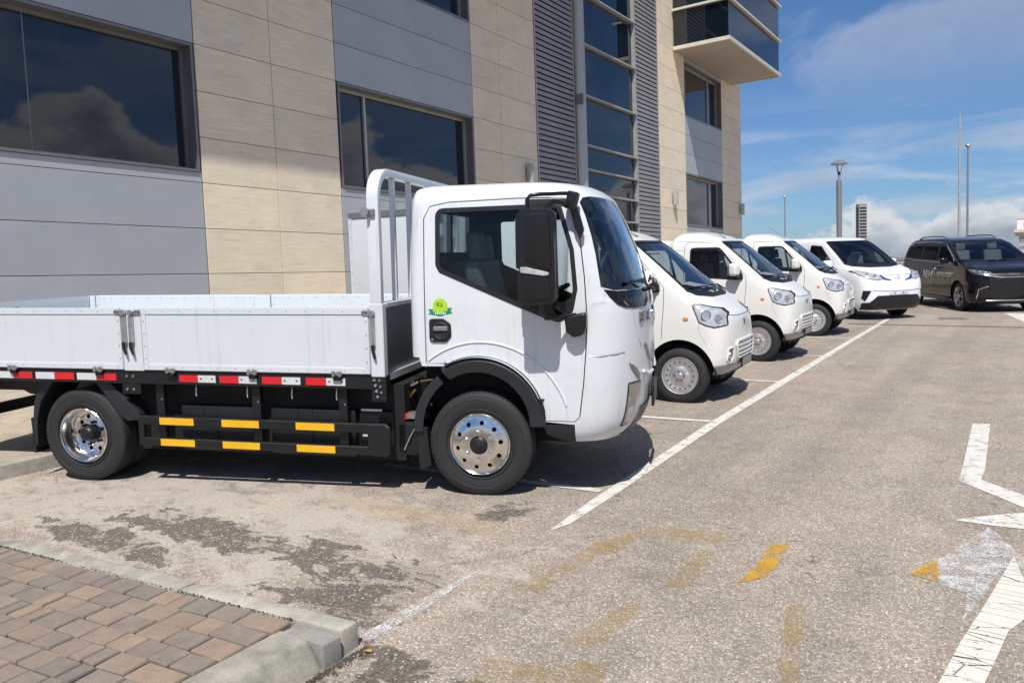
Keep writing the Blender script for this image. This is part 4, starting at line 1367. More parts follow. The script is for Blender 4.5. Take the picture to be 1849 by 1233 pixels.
        SK.sheet('headlamp_border', SK.fpoly([(y * 1.012 + (-sg) * 0.0, 0.69 + (z - 0.69) * 1.08) for y, z in hl_], 0.04), [], [PLAST, PLAST], hb, 0.004, 0.002)
        inn = [(sg * 0.715, 0.66), (sg * 0.72, 0.55), (sg * 0.67, 0.56), (sg * 0.66, 0.66)]
        SK.sheet('reflector', SK.fpoly(inn, 0.04), [], [LENS, PLAST], hb, 0.004, 0.010)
        # chrome brow
        br = [SK.P(*SK.front(y, z)) + Vector((0.012, 0, 0)) for y, z in dens([(sg * 0.54, 0.90), (sg * 0.40, 0.86), (sg * 0.15, 0.85)], 0.04, False)]
        body(MB().tube(br, 0.014, 6).build('brow', WHITE, T, smooth=50))
        # curved grey fin on the nose
        fin = [(sg * 0.50, 1.09), (sg * 0.30, 0.945), (sg * 0.06, 0.905), (sg * 0.06, 0.925), (sg * 0.30, 0.985), (sg * 0.46, 1.10)]
        body(SK.sheet('nose_fin', SK.fpoly(fin, 0.04), [], [GREYM, GREYM], T, 0.012, 0.010))
    # dark number plate and lower grille
    body(MB().cbox((1.205, 0, 0.66), (0.02, 0.46, 0.17)).build('number_plate_holder', PLAST, T, bevel=0.006))
    gr = [(-0.52, 0.63), (-0.62, 0.44), (0.62, 0.44), (0.52, 0.63)]
    body(SK.sheet('lower_grille', SK.fpoly(gr, 0.06), [], [PLAST, PLAST], T, 0.01, 0.006))
    # round emblem
    em = body(MB().lathe([(0.062, 0.0), (0.078, 0.010), (0.086, 0.004), (0.086, -0.01)], (1.190, 0, 1.265), 'x', 28).build('emblem', CHROME, T, smooth=40))
    for k in range(2):
        a = k * math.pi
        MB().tube([(1.196, 0.035 * math.cos(a), 1.265 + 0.035 * math.sin(a)), (1.200, 0.01 * math.cos(a + 1), 1.265 + 0.02 * math.sin(a + 1)), (1.196, 0.06 * math.cos(a + 2.2), 1.265 + 0.05 * math.sin(a + 2.2))], 0.010, 6).build('emblem_wing', CHROME, em, smooth=50)
    # chrome letters: strokes of four characters
    def stroke(segs, y0, z0, w, h, par):
        mb = MB()
        for (a, b_, c, d) in segs:
            p = SK.P(*SK.front(y0 + a * w, z0 + b_ * h)) + Vector((0.004, 0, 0))
            q = SK.P(*SK.front(y0 + c * w, z0 + d * h)) + Vector((0.004, 0, 0))
            mb.tube([p, q], 0.0055, 5)
        return mb.build('letter', LENSD, par)
    glyph = {'D': [(0, 0, 0, 1), (0, 1, 0.8, 0.85), (0.8, 0.85, 0.8, 0.15), (0.8, 0.15, 0, 0), (0.25, 0.35, 0.55, 0.35), (0.25, 0.65, 0.55, 0.65)],
             'F': [(0, 0, 0, 1), (0, 1, 0.8, 1), (0, 0.55, 0.65, 0.55)], 'A': [(0, 0, 0.1, 0.9), (0.1, 0.9, 0.7, 0.9), (0.7, 0.9, 0.8, 0), (0.05, 0.45, 0.75, 0.45)],
             'C': [(0.8, 1, 0, 0.9), (0, 0.9, 0, 0.1), (0, 0.1, 0.8, 0)]}
    lt = body(MB().cbox((1.15, -0.40, 1.295), (0.004, 0.004, 0.004)).build('lettering', CHROME, T))
    for i, ch in enumerate('DFAC'):
        stroke(glyph[ch], -0.60 + i * 0.082, 1.262, 0.068, 0.072, lt)
    # round green sticker with ribbon
    sx, sz = -0.268, 1.395
    ys_ = SK.P(*SK.side(sx, sz)).y
    st = body(MB().prism(circle(sx, sz + 0.008, 0.056, 28), 'y', ys_ - 0.0016, ys_ + 0.001).build('sticker', LIME, T))
    MB().prism([(sx - 0.09, sz - 0.015), (sx - 0.055, sz - 0.012), (sx - 0.055, sz - 0.028), (sx, sz - 0.036), (sx + 0.055, sz - 0.024), (sx + 0.055, sz - 0.006), (sx + 0.09, sz - 0.002), (sx + 0.078, sz - 0.022), (sx + 0.09, sz - 0.044), (sx + 0.04, sz - 0.052), (sx, sz - 0.066), (sx - 0.045, sz - 0.056), (sx - 0.09, sz - 0.05), (sx - 0.076, sz - 0.034)], 'y', ys_ - 0.0026, ys_ - 0.0017).build('ribbon', GREENS, st)
    MB().prism([(sx - 0.024, sz + 0.036), (sx + 0.020, sz + 0.024), (sx + 0.014, sz + 0.002), (sx - 0.028, sz + 0.012)], 'y', ys_ - 0.0026, ys_ - 0.0017).build('sticker_emblem', GREENS, st)
    MB().prism([(sx - 0.010, sz + 0.026), (sx + 0.010, sz + 0.022), (sx + 0.006, sz + 0.010), (sx - 0.012, sz + 0.014)], 'y', ys_ - 0.0034, ys_ - 0.0027).build('sticker_cut', LIME, st)
    mb = MB()
    for k in range(6):
        a = sx - 0.040 + k * 0.0145
        mb.prism([(a, sz - 0.050), (a + 0.010, sz - 0.050), (a + 0.009, sz - 0.034), (a + 0.001, sz - 0.034)], 'y', ys_ - 0.0034, ys_ - 0.0027)
    mb.build('sticker_text', LETTER, st)

    # ---- mirrors on arms
    for sg in (-1, 1):
        yo = sg * 1.175
        ms_ = lambda pts: [(0.49 + (x - 0.49) * 0.90, 1.752 + (z - 1.752) * 0.90) for x, z in pts]
        m = MB()
        prof = rnd([(0.352, 1.665), (0.352, 2.045), (0.385, 2.085), (0.60, 2.092), (0.632, 2.06), (0.645, 1.45), (0.625, 1.40), (0.40, 1.382), (0.362, 1.41), (0.362, 1.635), (0.385, 1.650)], 0.022, 3)
        m.prism(ms_(prof), 'y', yo - 0.065, yo + 0.065)
        mo = body(m.build('mirror', MIRB, T, bevel=0.02, seg=3, smooth=45))
        # raised shell face
        f2 = rnd([(0.425, 1.72), (0.425, 2.055), (0.60, 2.062), (0.618, 1.63), (0.50, 1.69)], 0.03)
        MB().prism(ms_(f2), 'y', yo + sg * 0.05, yo + sg * 0.078).build('mirror_shell', MIRB, mo, bevel=0.01, seg=2, smooth=45)
        f3 = rnd([(0.40, 1.42), (0.40, 1.615), (0.60, 1.59), (0.618, 1.43)], 0.025)
        MB().prism(ms_(f3), 'y', yo + sg * 0.05, yo + sg * 0.074).build('mirror_shell', MIRB, mo, bevel=0.01, seg=2, smooth=45)
        lens = rnd([(0.385, 1.672), (0.43, 1.672), (0.595, 1.632), (0.60, 1.612), (0.56, 1.606), (0.39, 1.63)], 0.008)
        MB().prism(ms_(lens), 'y', yo + sg * 0.06, yo + sg * 0.082).build('indicator', LENS, mo, bevel=0.004)
        MB().box(0.360, 0.364, yo - 0.05, yo + 0.05, 1.72, 1.99).build('mirror_face', MIRR, mo)
        ar = MB().tube([(0.435, yo, 2.03), (0.436, yo, 2.125), (0.455, yo, 2.148), (0.52, yo - sg * 0.02, 2.155), (0.66, sg * 1.02, 2.165), (0.71, sg * 0.965, 2.165)], 0.013, 8)
        ao = body(ar.build('mirror_arm', MIRB, T, smooth=50))
        MB().tube([(0.51, yo, 2.04), (0.60, sg * 1.10, 2.11), (0.70, sg * 0.97, 2.09)], 0.016, 8).build('mirror_brace', MIRB, ao, smooth=50)
        MB().cbox((0.70, sg * 0.955, 2.12), (0.075, 0.10, 0.12), (0, 0.25, 0)).build('mirror_mount', MIRB, ao, bevel=0.012, seg=2, smooth=45)
        MB().prism([(0.685, 2.07), (0.735, 2.08), (0.78, 1.92), (0.755, 1.86), (0.72, 1.93)], 'y', sg * 0.915, sg * 0.965).build('mirror_mount', MIRB, ao, bevel=0.008)
        a2 = MB().tube([(0.52, yo, 1.45), (0.525, yo, 1.375), (0.55, yo - sg * 0.01, 1.335), (0.62, sg * 1.06, 1.33), (0.72, sg * 0.97, 1.345)], 0.015, 8)
        a2o = body(a2.build('mirror_arm', MIRB, T, smooth=50))
        MB().prism(rnd([(0.645, 1.335), (0.80, 1.365), (0.80, 1.26), (0.77, 1.205), (0.71, 1.19), (0.66, 1.23)], 0.025), 'y', sg * 0.925, sg * 1.03).build('mirror_base', MIRB, a2o, bevel=0.02, seg=3, smooth=45)
        # dark strip above the window where the arm passes
        body(SK.sheet('rain_strip', SK.spoly([(0.36, 2.142), (0.68, 2.138), (0.69, 2.085), (0.36, 2.105)], sg, 0.06), [], [SEAL, SEAL], T, 0.004, 0.006))
    # ---- cab interior
    def seat(y, rec=0.0, rest=True):
        s = MB()
        s.box(-0.30 + rec, 0.20 + rec, y - 0.23, y + 0.23, 1.02, 1.22)
        so = body(s.build('seat', SEATF, T, bevel=0.04, seg=3, smooth=50))
        bk = MB().cbox((-0.30 + rec, y, 1.44), (0.13, 0.44, 0.56), (0, -0.22, 0)).build('seat_back', SEATF, so, bevel=0.045, seg=3, smooth=50)
        if rest:
            MB().cbox((-0.365 + rec, y, 1.83), (0.10, 0.23, 0.22), (0, -0.16, 0)).build('headrest', SEATF, so, bevel=0.035, seg=3, smooth=50)
        return so
    seat(-0.44, 0.24); seat(0.04, -0.02, False); seat(0.50, 0.05)
    body(MB().prism([(0.62, -0.82), (0.74, -0.80), (0.98, -0.45), (1.04, 0.0), (0.98, 0.45), (0.74, 0.80), (0.62, 0.82)], 'z', 1.05, 1.44).build('dashboard', DASH, T, bevel=0.02, seg=2, smooth=45))
    sw = MB()
    ring = []
    c = Vector((0.40, -0.45, 1.44)); ux = Vector((0, 1, 0)); uy = Vector((-0.55, 0, 0.83)).normalized() * -1
    uy = Vector((0.86, 0, 0.42)).normalized()
    for k in range(24):
        a = 2 * math.pi * k / 24
        ring.append(c + ux * 0.205 * math.cos(a) + uy * 0.205 * math.sin(a))
    sw.tube(ring, 0.016, 8, closed=True)
    sw.tube([c - ux * 0.19, c + ux * 0.19], 0.014, 6)
    sw.tube([c, c + Vector((0.28, 0, -0.25))], 0.03, 8)
    body(sw.build('steering_wheel', DASH, T, smooth=50))
    # papers and a visor seen through the windscreen
    body(MB().cbox((0.80, -0.30, 2.07), (0.02, 0.42, 0.14), (0, 0.5, 0)).build('sun_visor', GREYM, T, bevel=0.008))
    body(MB().cbox((0.74, 0.10, 1.62), (0.004, 0.30, 0.34), (0, 0.5, 0.2)).build('paper_sheet', WHTR, T))
    body(MB().cbox((0.80, 0.32, 2.07), (0.02, 0.42, 0.14), (0, 0.5, 0)).build('sun_visor', GREYM, T, bevel=0.008))

    # ---- cargo bed (dropsides), floor z 0.90, top 1.389
    YB = 0.985
    X0, X1 = -4.93, -0.70
    ZB, ZT = 0.905, 1.392
    body(MB().box(X0, X1, -YB + 0.03, YB - 0.03, 0.845, 0.898).build('bed_floor', BEDW, T))
    def board(xa, xb, sg):
        y1, y0 = sg * YB, sg * (YB - 0.032)
        lo, hi = min(y0, y1), max(y0, y1)
        b_ = MB().box(xa, xb, lo, hi, ZB, ZT)
        o = body(b_.build('side_board', BEDW, T, bevel=0.004))
        # top and bottom rails, proud of the sheet
        e = sg * YB
        for z0, z1 in ((ZT - 0.045, ZT + 0.006), (ZB + 0.002, ZB + 0.045)):
            MB().box(xa + 0.003, xb - 0.003, min(e, e + sg * 0.006) - 0.001, max(e, e + sg * 0.006), z0, z1).build('board_rail', BEDW, o, bevel=0.0015)
        for xx in (xa + 0.022, xb - 0.022):
            MB().box(xx - 0.019, xx + 0.019, min(e, e + sg * 0.005), max(e, e + sg * 0.005), ZB + 0.047, ZT - 0.047).build('board_edge', BEDW, o, bevel=0.001)
        rv = MB()
        def rivet(x, z):
            for s2, yy in ((sg, e + sg * 0.0055), (-sg, y0)):
                rv.lathe([(0.0055, yy), (0.004, yy + s2 * 0.003), (0.0, yy + s2 * 0.0038)], (x, 0, z), 'y', 6)
        nn = int((xb - xa) / 0.155)
        for k in range(nn + 1):
            x = xa + 0.05 + (xb - xa - 0.10) * k / nn
            rivet(x, ZT - 0.024); rivet(x, ZB + 0.022)
        for k in range(4):
            z = ZB + 0.09 + 0.1 * k
            rivet(xa + 0.022, z); rivet(xb - 0.022, z)
        rv.build('rivets', GREYM, o)
        return o
    for sg in (-1, 1):
        board(-2.735, -0.805, sg)
        board(-4.86, -2.925, sg)
        lo, hi = sorted((sg * (YB + 0.002), sg * (YB - 0.045)))
        body(MB().box(-2.920, -2.740, lo, hi, ZB - 0.01, ZT + 0.002).build('centre_post', BEDW, T, bevel=0.004))
        body(MB().box(-4.93, -4.865, lo, hi, ZB - 0.01, ZT + 0.002).build('rear_post', BEDW, T, bevel=0.004))
        lo, hi = sorted((sg * (YB + 0.012), sg * (YB - 0.06)))
        body(MB().box(-0.797, -0.690, lo, hi, ZB - 0.02, 1.425).build('front_post', BEDW, T, bevel=0.006))
    # tail board
    tb = body(MB().box(-4.965, -4.933, -YB + 0.01, YB - 0.01, ZB, ZT).build('tail_board', BEDW, T, bevel=0.004))
    MB().box(-4.931, -4.925, -YB + 0.05, YB - 0.05, ZT - 0.05, ZT + 0.005).build('board_rail', BEDW, tb)
    MB().box(-4.931, -4.925, -0.02, 0.02, ZB, ZT - 0.052).build('board_rib', GREYM, tb)
    # headboard and hoop rack
    hb = body(MB().box(-0.750, -0.725, -YB + 0.062, YB - 0.062, 0.90, 1.39).build('headboard', GREYM, T))
    body(MB().box(-0.775, -0.690, -YB + 0.06, YB - 0.06, 1.392, 1.428).build('headboard_rail', BEDW, T, bevel=0.004))
    hp = []
    Rr = 0.20
    yo = YB - 0.025
    hp = [(-yo, 1.426)] + [(-yo, 1.8)] + [(-yo + Rr - Rr * math.cos(rad(a)), 2.408 - 0.028 - Rr + Rr * math.sin(rad(a))) for a in range(0, 91, 9)]
    hp += [(-y, z) for y, z in reversed(hp)]
    # rectangular section swept along the hoop
    hm = MB()
    vv, ff = [], []
    sx0, sx1, hw = -0.790, -0.700, 0.028
    L = len(hp)
    for i, (y, z) in enumerate(hp):
        a, b_ = hp[max(i - 1, 0)], hp[min(i + 1, L - 1)]
        t = Vector((b_[0] - a[0], b_[1] - a[1])).normalized()
        n_ = Vector((-t.y, t.x))
        for s2, xx in ((1, sx0), (1, sx1), (-1, sx1), (-1, sx0)):
            vv.append((xx, y + n_.x * hw * s2, z + n_.y * hw * s2))
    for i in range(L - 1):
        for k in range(4):
            ff.append((i * 4 + k, i * 4 + (k + 1) % 4, (i + 1) * 4 + (k + 1) % 4, (i + 1) * 4 + k))
    ff += [(0, 1, 2, 3), ((L - 1) * 4, (L - 1) * 4 + 3, (L - 1) * 4 + 2, (L - 1) * 4 + 1)]
    hoop = body(hm.add(vv, ff).build('hoop', WHITE, T, bevel=0.007, seg=2, smooth=40))
    for y in (-0.60, -0.25, 0.25, 0.60):
        MB().box(-0.765, -0.725, y - 0.018, y + 0.018, 1.43, 2.352).build('hoop_bar', WHITE, hoop, bevel=0.003)
    for zz in (1.46, ):
        for xx in (-0.765, -0.735):
            MB().lathe([(0.008, -YB - 0.001), (0.007, -YB - 0.006), (0, -YB - 0.007)], (xx, 0.03 - 0.0, zz), 'y', 8).build('bolt', GREYM, hoop)
    # marker lamp on the hoop
    ml = body(MB().cyl((-0.79, -0.97, 2.075), (-0.79, -1.035, 2.085), 0.033, 14).build('marker_lamp', GREYM, T, smooth=40))
    MB().cbox((-0.76, -0.995, 2.08), (0.075, 0.03, 0.05)).build('lamp_bracket', GREYM, ml, bevel=0.006)
    # latches
    def latch(x, sgl, z=1.36, dark=True):
        l = body(MB().cbox((x, -YB - 0.016, z - 0.135), (0.036, 0.022, 0.21)).build('latch', GALV, T, bevel=0.004))
        MB().cbox((x + 0.006, -YB - 0.032, z - 0.17), (0.022, 0.016, 0.12)).build('latch_lever', GALV, l, bevel=0.003)
        MB().cyl((x, -YB - 0.005, z), (x, -YB - 0.035, z), 0.021, 12).build('latch_knuckle', GALV, l, smooth=40)
        MB().prism(rnd([(x, z - 0.018), (x + sgl * 0.075, z - 0.014), (x + sgl * 0.092, z + 0.004), (x + sgl * 0.075, z + 0.022), (x, z + 0.018)], 0.006), 'y', -YB - 0.013, -YB - 0.006).build('latch_plate', GALV, l)
        for k in (0.05, 0.074):
            MB().cyl((x + sgl * k, -YB - 0.012, z + 0.004), (x + sgl * k, -YB - 0.017, z + 0.004), 0.006, 6).build('latch_bolt', CHASSIS, l)
        MB().tube([(x - 0.005, -YB - 0.028, z - 0.235), (x + 0.004, -YB - 0.034, z - 0.28), (x + 0.018, -YB - 0.030, z - 0.335)], [0.013, 0.014, 0.008], 8).build('latch_grip', PLAST, l, smooth=50)
    latch(-2.888, -1); latch(-2.822, 1); latch(-0.768, -1, 1.355)
    # ---- side rail with reflective tape
    for sg in (-1, 1):
        lo, hi = sorted((sg * (YB - 0.01), sg * (YB - 0.09)))
        body(MB().box(X0, X1 + 0.01, lo, hi, 0.790, 0.897).build('side_rail', CHASSIS, T, bevel=0.004))
    yt = -YB + 0.007
    reds = [(-4.30, 0), (-3.775, 0), (-3.34, 0), (-2.997 - 0.04, 0)]
    def tape(xa, xb, mat):
        body(MB().box(xa, xb, yt, yt + 0.004, 0.812, 0.868).build('reflective_tape', mat, T))
    for (a, b_, m_) in ((-4.50, -4.29, WHTR), (-4.285, -4.10, REDR), (-4.21 + 0.17, -3.935 + 0.0, WHTR)):
        pass
    for (xw0, xw1, xr1) in ((-4.045, -3.905, -3.70), (-3.615, -3.425, -3.235), (-3.155, -2.965, -2.765)):
        pass
    # left group: white then red; right group: red then white
    for x in (-4.20, -3.79, -3.385):
        tape(x, x + 0.185, WHTR); tape(x + 0.187, x + 0.375, REDR)
    for x in (-2.43, -2.073, -1.705, -1.337):
        tape(x, x + 0.165, REDR); tape(x + 0.167, x + 0.322, WHTR)
        for k in (0.185, 0.285):
            body(MB().box(x + k, x + k + 0.014, yt - 0.0015, yt - 0.0003, 0.836, 0.846).build('tape_mark', CHASSIS, T))
    # hinges
    for x in (-3.995, -3.16, -2.49, -1.775, -1.07):
        h_ = body(MB().cbox((x, -YB - 0.012, 0.905), (0.085, 0.018, 0.030)).build('hinge', GALV, T, bevel=0.004))
        for k in (-0.026, 0.026):
            MB().cyl((x + k, -YB - 0.020, 0.885), (x + k, -YB - 0.020, 0.925), 0.013, 8).build('hinge_knuckle', GALV, h_, smooth=40)
        MB().cbox((x, -YB - 0.006, 0.868), (0.06, 0.012, 0.03)).build('hinge_leaf', CHASSIS, h_)
    # hanging hooks under the rail
    for x in (-2.30, -1.85, -1.47, -1.10):
        body(MB().tube([(x, -0.95, 0.79), (x, -0.96, 0.72), (x + 0.006, -0.965, 0.70)], 0.005, 6).build('rope_hook', GREYM, T))
    for x, z in ((-2.91, 0.85), (-2.85, 0.85), (-2.91, 0.745), (-2.85, 0.745)):
        body(MB().lathe([(0.012, -0.975), (0.010, -0.984), (0, -0.987)], (x, 0, z), 'y', 8).build('bolt', GALV, T))
    body(MB().box(-2.965, -2.795, -0.972, -0.955, 0.705, 0.788).build('bracket_plate', CHASSIS, T, bevel=0.003))
    bp = body(MB().box(-0.80, -0.685, -0.99, -0.955, 0.70, 0.888).build('ribbed_bracket', CHASSIS, T, bevel=0.003))
    for k in range(4):
        MB().box(-0.80, -0.68, -0.996, -0.991, 0.72 + k * 0.045, 0.728 + k * 0.045).build('bracket_rib', PLASTG, bp)
        MB().lathe([(0.013, -0.992), (0.010, -1.000), (0, -1.003)], (-0.775 + 0.008 * k, 0, 0.862 - k * 0.040), 'y', 8).build('bolt', CHROME, bp)
        if k < 3:
            MB().lathe([(0.010, -0.992), (0.008, -0.998), (0, -1.0)], (-0.735 + 0.006 * k, 0, 0.860 - k * 0.045), 'y', 8).build('bolt', GALV, bp)
    # ---- side guard: two bars on uprights with yellow tape
    for sg in (-1, 1):
        yg0, yg1 = sorted((sg * 0.93, sg * 0.965))
        gd = body(MB().box(-2.83, -0.72, yg0, yg1, 0.455, 0.525).build('side_guard', CHASSIS, T, bevel=0.005))
        MB().box(-2.83, -0.72, yg0, yg1, 0.285, 0.350).build('guard_bar', CHASSIS, gd, bevel=0.005)
        MB().box(-2.85, -2.80, yg0 + 0.001, yg1 - 0.001, 0.285, 0.525).build('guard_end', CHASSIS, gd, bevel=0.005)
        MB().prism([(-0.86, 0.285), (-0.72, 0.275), (-0.68, 0.30), (-0.68, 0.50), (-0.72, 0.530), (-0.86, 0.523)], 'y', yg0 - 0.002, yg1 - 0.004).build('guard_end', CHASSIS, gd, bevel=0.008)
        for x in (-2.66, -1.80, -1.07):
            MB().box(x - 0.035, x + 0.035, sg * 0.90 - 0.02, sg * 0.90 + 0.02, 0.30, 0.80).build('guard_upright', CHASSIS, gd)
            MB().cyl((x + 0.02, sg * 0.922, 0.66), (x + 0.02, sg * 0.928, 0.66), 0.008, 8).build('bolt', GALV, gd)
        e = sg * 0.9655
        for (a, b_) in ((-2.645, -2.335), (-2.085, -1.76), (-1.445, -1.125)):
            MB().box(a, b_, min(e, e + sg * 0.003), max(e, e + sg * 0.003), 0.462, 0.518).build('yellow_tape', YELR, gd)
            MB().box(a, b_, min(e, e + sg * 0.003), max(e, e + sg * 0.003), 0.291, 0.345).build('yellow_tape', YELR, gd)
    # ---- chassis and battery boxes
    for sg in (-1, 1):
        body(MB().box(-4.8, 0.85, sg * 0.38 - 0.035, sg * 0.38 + 0.035, 0.60, 0.80).build('chassis_rail', CHASSIS, T))
    body(MB().box(-4.7, -0.75, -0.75, 0.75, 0.80, 0.843).build('cross_bearer', CHASSIS, T))
    for (a, b_) in ((-2.52, -1.86), (-1.72, -1.0)):
        bb = body(MB().box(a, b_, -0.86, 0.86, 0.24, 0.605).build('battery_box', PLAST, T, bevel=0.015, seg=2, smooth=45))
        MB().box((a + b_) / 2 - 0.004, (a + b_) / 2 + 0.004, -0.864, -0.86, 0.25, 0.60).build('box_seam', DARK, bb)
    body(MB().box(-2.95, -0.62, -0.80, 0.84, 0.215, 0.80).build('shade_block', DARK, T))  # plain dark block added to deepen the shade under the bed
    body(MB().box(-0.55, 0.62, -0.60, 0.60, 0.36, 0.70).build('drive_unit', DARK, T))
    body(MB().box(-1.68, -1.40, -0.868, -0.862, 0.44, 0.449).build('warning_strip', WHTR, T))
    body(MB().box(-0.98, -0.70, -0.84, -0.60, 0.33, 0.60).build('control_box', PLAST, T, bevel=0.01))
    body(MB().box(-0.95, -0.80, -0.845, -0.84, 0.40, 0.415).build('control_label', WHTR, T))
    body(MB().box(-0.95, -0.78, -0.86, -0.70, 0.601, 0.618).build('control_lid', GALV, T))
    cr = body(MB().cyl((-0.79, -0.935, 0.44), (-0.79, -0.92, 0.36), 0.022, 10).build('cut_off_switch', REDP, T, smooth=40))
    MB().tube([(-0.79, -0.935, 0.375), (-0.745, -0.94, 0.335)], 0.014, 8).build('switch_handle', WHTR, cr)
    # cables, valves and pipes behind the cab
    pb = body(MB().box(-0.70, -0.52, -0.80, -0.3, 0.25, 0.52).build('air_tank', CHASSIS, T, bevel=0.03, seg=2, smooth=45))
    rg = random.Random(3)
    for k in range(9):
        x, z = rg.uniform(-0.62, -0.46), rg.uniform(0.55, 0.88)
        y = rg.uniform(-0.72, -0.55)
        m_ = (BRASS, GALV, REDP, GALV, GREYM)[k % 5]
        MB().tube([(x, y, z), (x + rg.uniform(-0.05, 0.05), y - 0.03, z + rg.uniform(-0.04, 0.05)), (x + rg.uniform(-0.06, 0.06), y - 0.02, z + rg.uniform(-0.06, 0.06))], 0.012, 6).build('valve', m_, pb, smooth=50)
    MB().tube([(-0.63, -0.81, 0.30), (-0.58, -0.82, 0.40), (-0.54, -0.81, 0.47)], 0.009, 6).build('cable', GALV, pb)
    MB().box(-0.60, -0.47, -0.80, -0.70, 0.54, 0.58).build('filter', GREYM, pb)
    MB().box(-0.635, -0.60, -0.80, -0.70, 0.535, 0.575).build('filter_cap', REDP, pb)
    # back wall of the cab lower down
    body(MB().box(-0.46, -0.40, -0.60, 0.60, 0.5, 1.02).build('cab_underside', DARK, T))
    rgd = body(MB().box(-4.90, -4.84, -0.90, 0.90, 0.36, 0.46).build('rear_guard', CHASSIS, T, bevel=0.01))
    for y in (-0.45, 0.45):
        MB().box(-4.89, -4.85, y - 0.04, y + 0.04, 0.46, 0.80).build('guard_upright', CHASSIS, rgd)
    for y in (-0.80, 0.80):
        MB().box(-4.97, -4.90, y - 0.14, y + 0.14, 0.62, 0.74).build('tail_lamp', REDR, rgd, bevel=0.01)
    body(MB().lathe([(0.20, 0.62), (0.30, 0.60), (0.37, 0.66), (0.37, 0.74), (0.30, 0.79), (0.20, 0.78)], (-4.45, 0, -0.06), 'z', 28).build('spare_tyre', RUBBER, T, smooth=40))
    # ---- axles, wheels, guards
    for sg in (-1, 1):
        truck_wheel(T, 0.0, sg * 0.90, sg)
        truck_wheel(T, -3.40, sg * 0.935, sg, True)
        # rear mudguards in front of and behind the wheel
        gm = body(MB().prism([(-3.17, 0.83), (-3.30, 0.83), (-3.03, 0.50), (-2.985, 0.47), (-2.85, 0.48), (-2.87, 0.56)], 'y', sg * 0.55, sg * 0.93).build('mudguard', PLASTG, T, bevel=0.02, seg=2, smooth=40))
        pts = [(-3.66, 0.83), (-3.80, 0.83), (-3.91, 0.60), (-3.96, 0.30), (-3.91, 0.20), (-3.89, 0.45), (-3.84, 0.60)]
        gm2 = body(MB().prism(pts, 'y', sg * 0.55, sg * 0.90).build('mudguard', PLASTG, T, bevel=0.01, seg=2, smooth=40))
        MB().prism([(-3.955, 0.46), (-3.935, 0.46), (-3.925, 0.16), (-3.945, 0.16)], 'y', sg * 0.56, sg * 0.90).build('mud_flap', PLAST, gm2)
    ax = MB().cyl((0, -0.7, 0.36), (0, 0.7, 0.36), 0.05, 12).build('front_axle', CHASSIS, T)
    MB().cyl((-3.40, -0.6, 0.388), (-3.40, 0.6, 0.388), 0.075, 12).build('rear_axle', CHASSIS, T)
    return T
TRUCK = flatbed()
# ------------------------------------------------------------------ small van wheels
def van_wheel(parent, x, y, sg, r=0.318, kind='steel', w=0.17):
    wh = empty('wheel')
    wh.parent = parent
    wh.location = (x, y, r)
    wh.rotation_euler = (0, 0, 0 if sg < 0 else math.pi)
    rin = r * 0.655
    tyre(wh, r, rin, w, w / 2, 3, 40)
    if kind == 'steel':
        def prof(q):
            if q > 0.185: return 0.012 - (q - 0.185) * 0.3
            if q > 0.125: return -0.006 + 0.018 * ((q - 0.125) / 0.06)
            if q > 0.09: return 0.012 - 0.018 * ((q - 0.09) / 0.035)
            return 0.016
        holes = [circle(0.158 * math.cos(rad(22.5 * k)), 0.158 * math.sin(rad(22.5 * k)), 0.0105, 8) for k in range(16)]
        disc_sheet('disc', rin - 0.008, holes, prof, STEELW, wh, 0.005, 40, 0.012)
        MB().lathe([(rin - 0.012, 0.02), (rin - 0.004, 0.0), (rin + 0.006, -0.004), (rin + 0.010, 0.004), (rin + 0.006, 0.02), (rin - 0.01, 0.05), (rin - 0.01, 0.15)], (0, 0, 0), 'y', 40).build('rim', STEELW, wh, smooth=40)
        MB().lathe([(0.0, -0.032), (0.030, -0.030), (0.036, -0.022), (0.038, 0.0)], (0, 0, 0), 'y', 18).build('hub', STEELW, wh, smooth=40)
        nut = MB().lathe([(0.0, -0.024), (0.008, -0.024), (0.012, -0.016), (0.013, 0.0)], (0, 0, 0), 'y', 6).mesh('nut', smooth=35)
        nut.materials.append(CHROME)
        for k in range(5):
            o = link('nut', nut, None, wh)
            o.location = (0.060 * math.cos(rad(72 * k + 18)), 0, 0.060 * math.sin(rad(72 * k + 18)))
    else:
        MB().lathe([(rin - 0.02, 0.02), (rin - 0.004, 0.0), (rin + 0.006, -0.004), (rin + 0.010, 0.004), (rin - 0.01, 0.05), (rin - 0.01, 0.15)], (0, 0, 0), 'y', 40).build('rim', ALU if kind == 'alloy' else STEELW, wh, smooth=40)
        sp = MB()
        for k in range(5):
            for d in (-0.17, 0.17):
                a = rad(72 * k + 90) + d
                a0 = rad(72 * k + 90) + d * 0.5
                sp.tube([(0.03 * math.cos(a0), 0.0, 0.03 * math.sin(a0)), (0.11 * math.cos(a), -0.012, 0.11 * math.sin(a)), ((rin - 0.01) * math.cos(a + d * 0.35), 0.004, (rin - 0.01) * math.sin(a + d * 0.35))], [0.02, 0.013, 0.012], 6)
        sp.build('spokes', ALU if kind == 'alloy' else STEELW, wh, smooth=40)
        MB().lathe([(0.0, -0.02), (0.03, -0.018), (0.045, 0.0), (0.045, 0.03)], (0, 0, 0), 'y', 16).build('hub', GREYM, wh, smooth=40)
    MB().lathe([(0.0, 0.045), (rin - 0.01, 0.045)], (0, 0, 0), 'y', 24).build('back_plate', DARK, wh)
    return wh

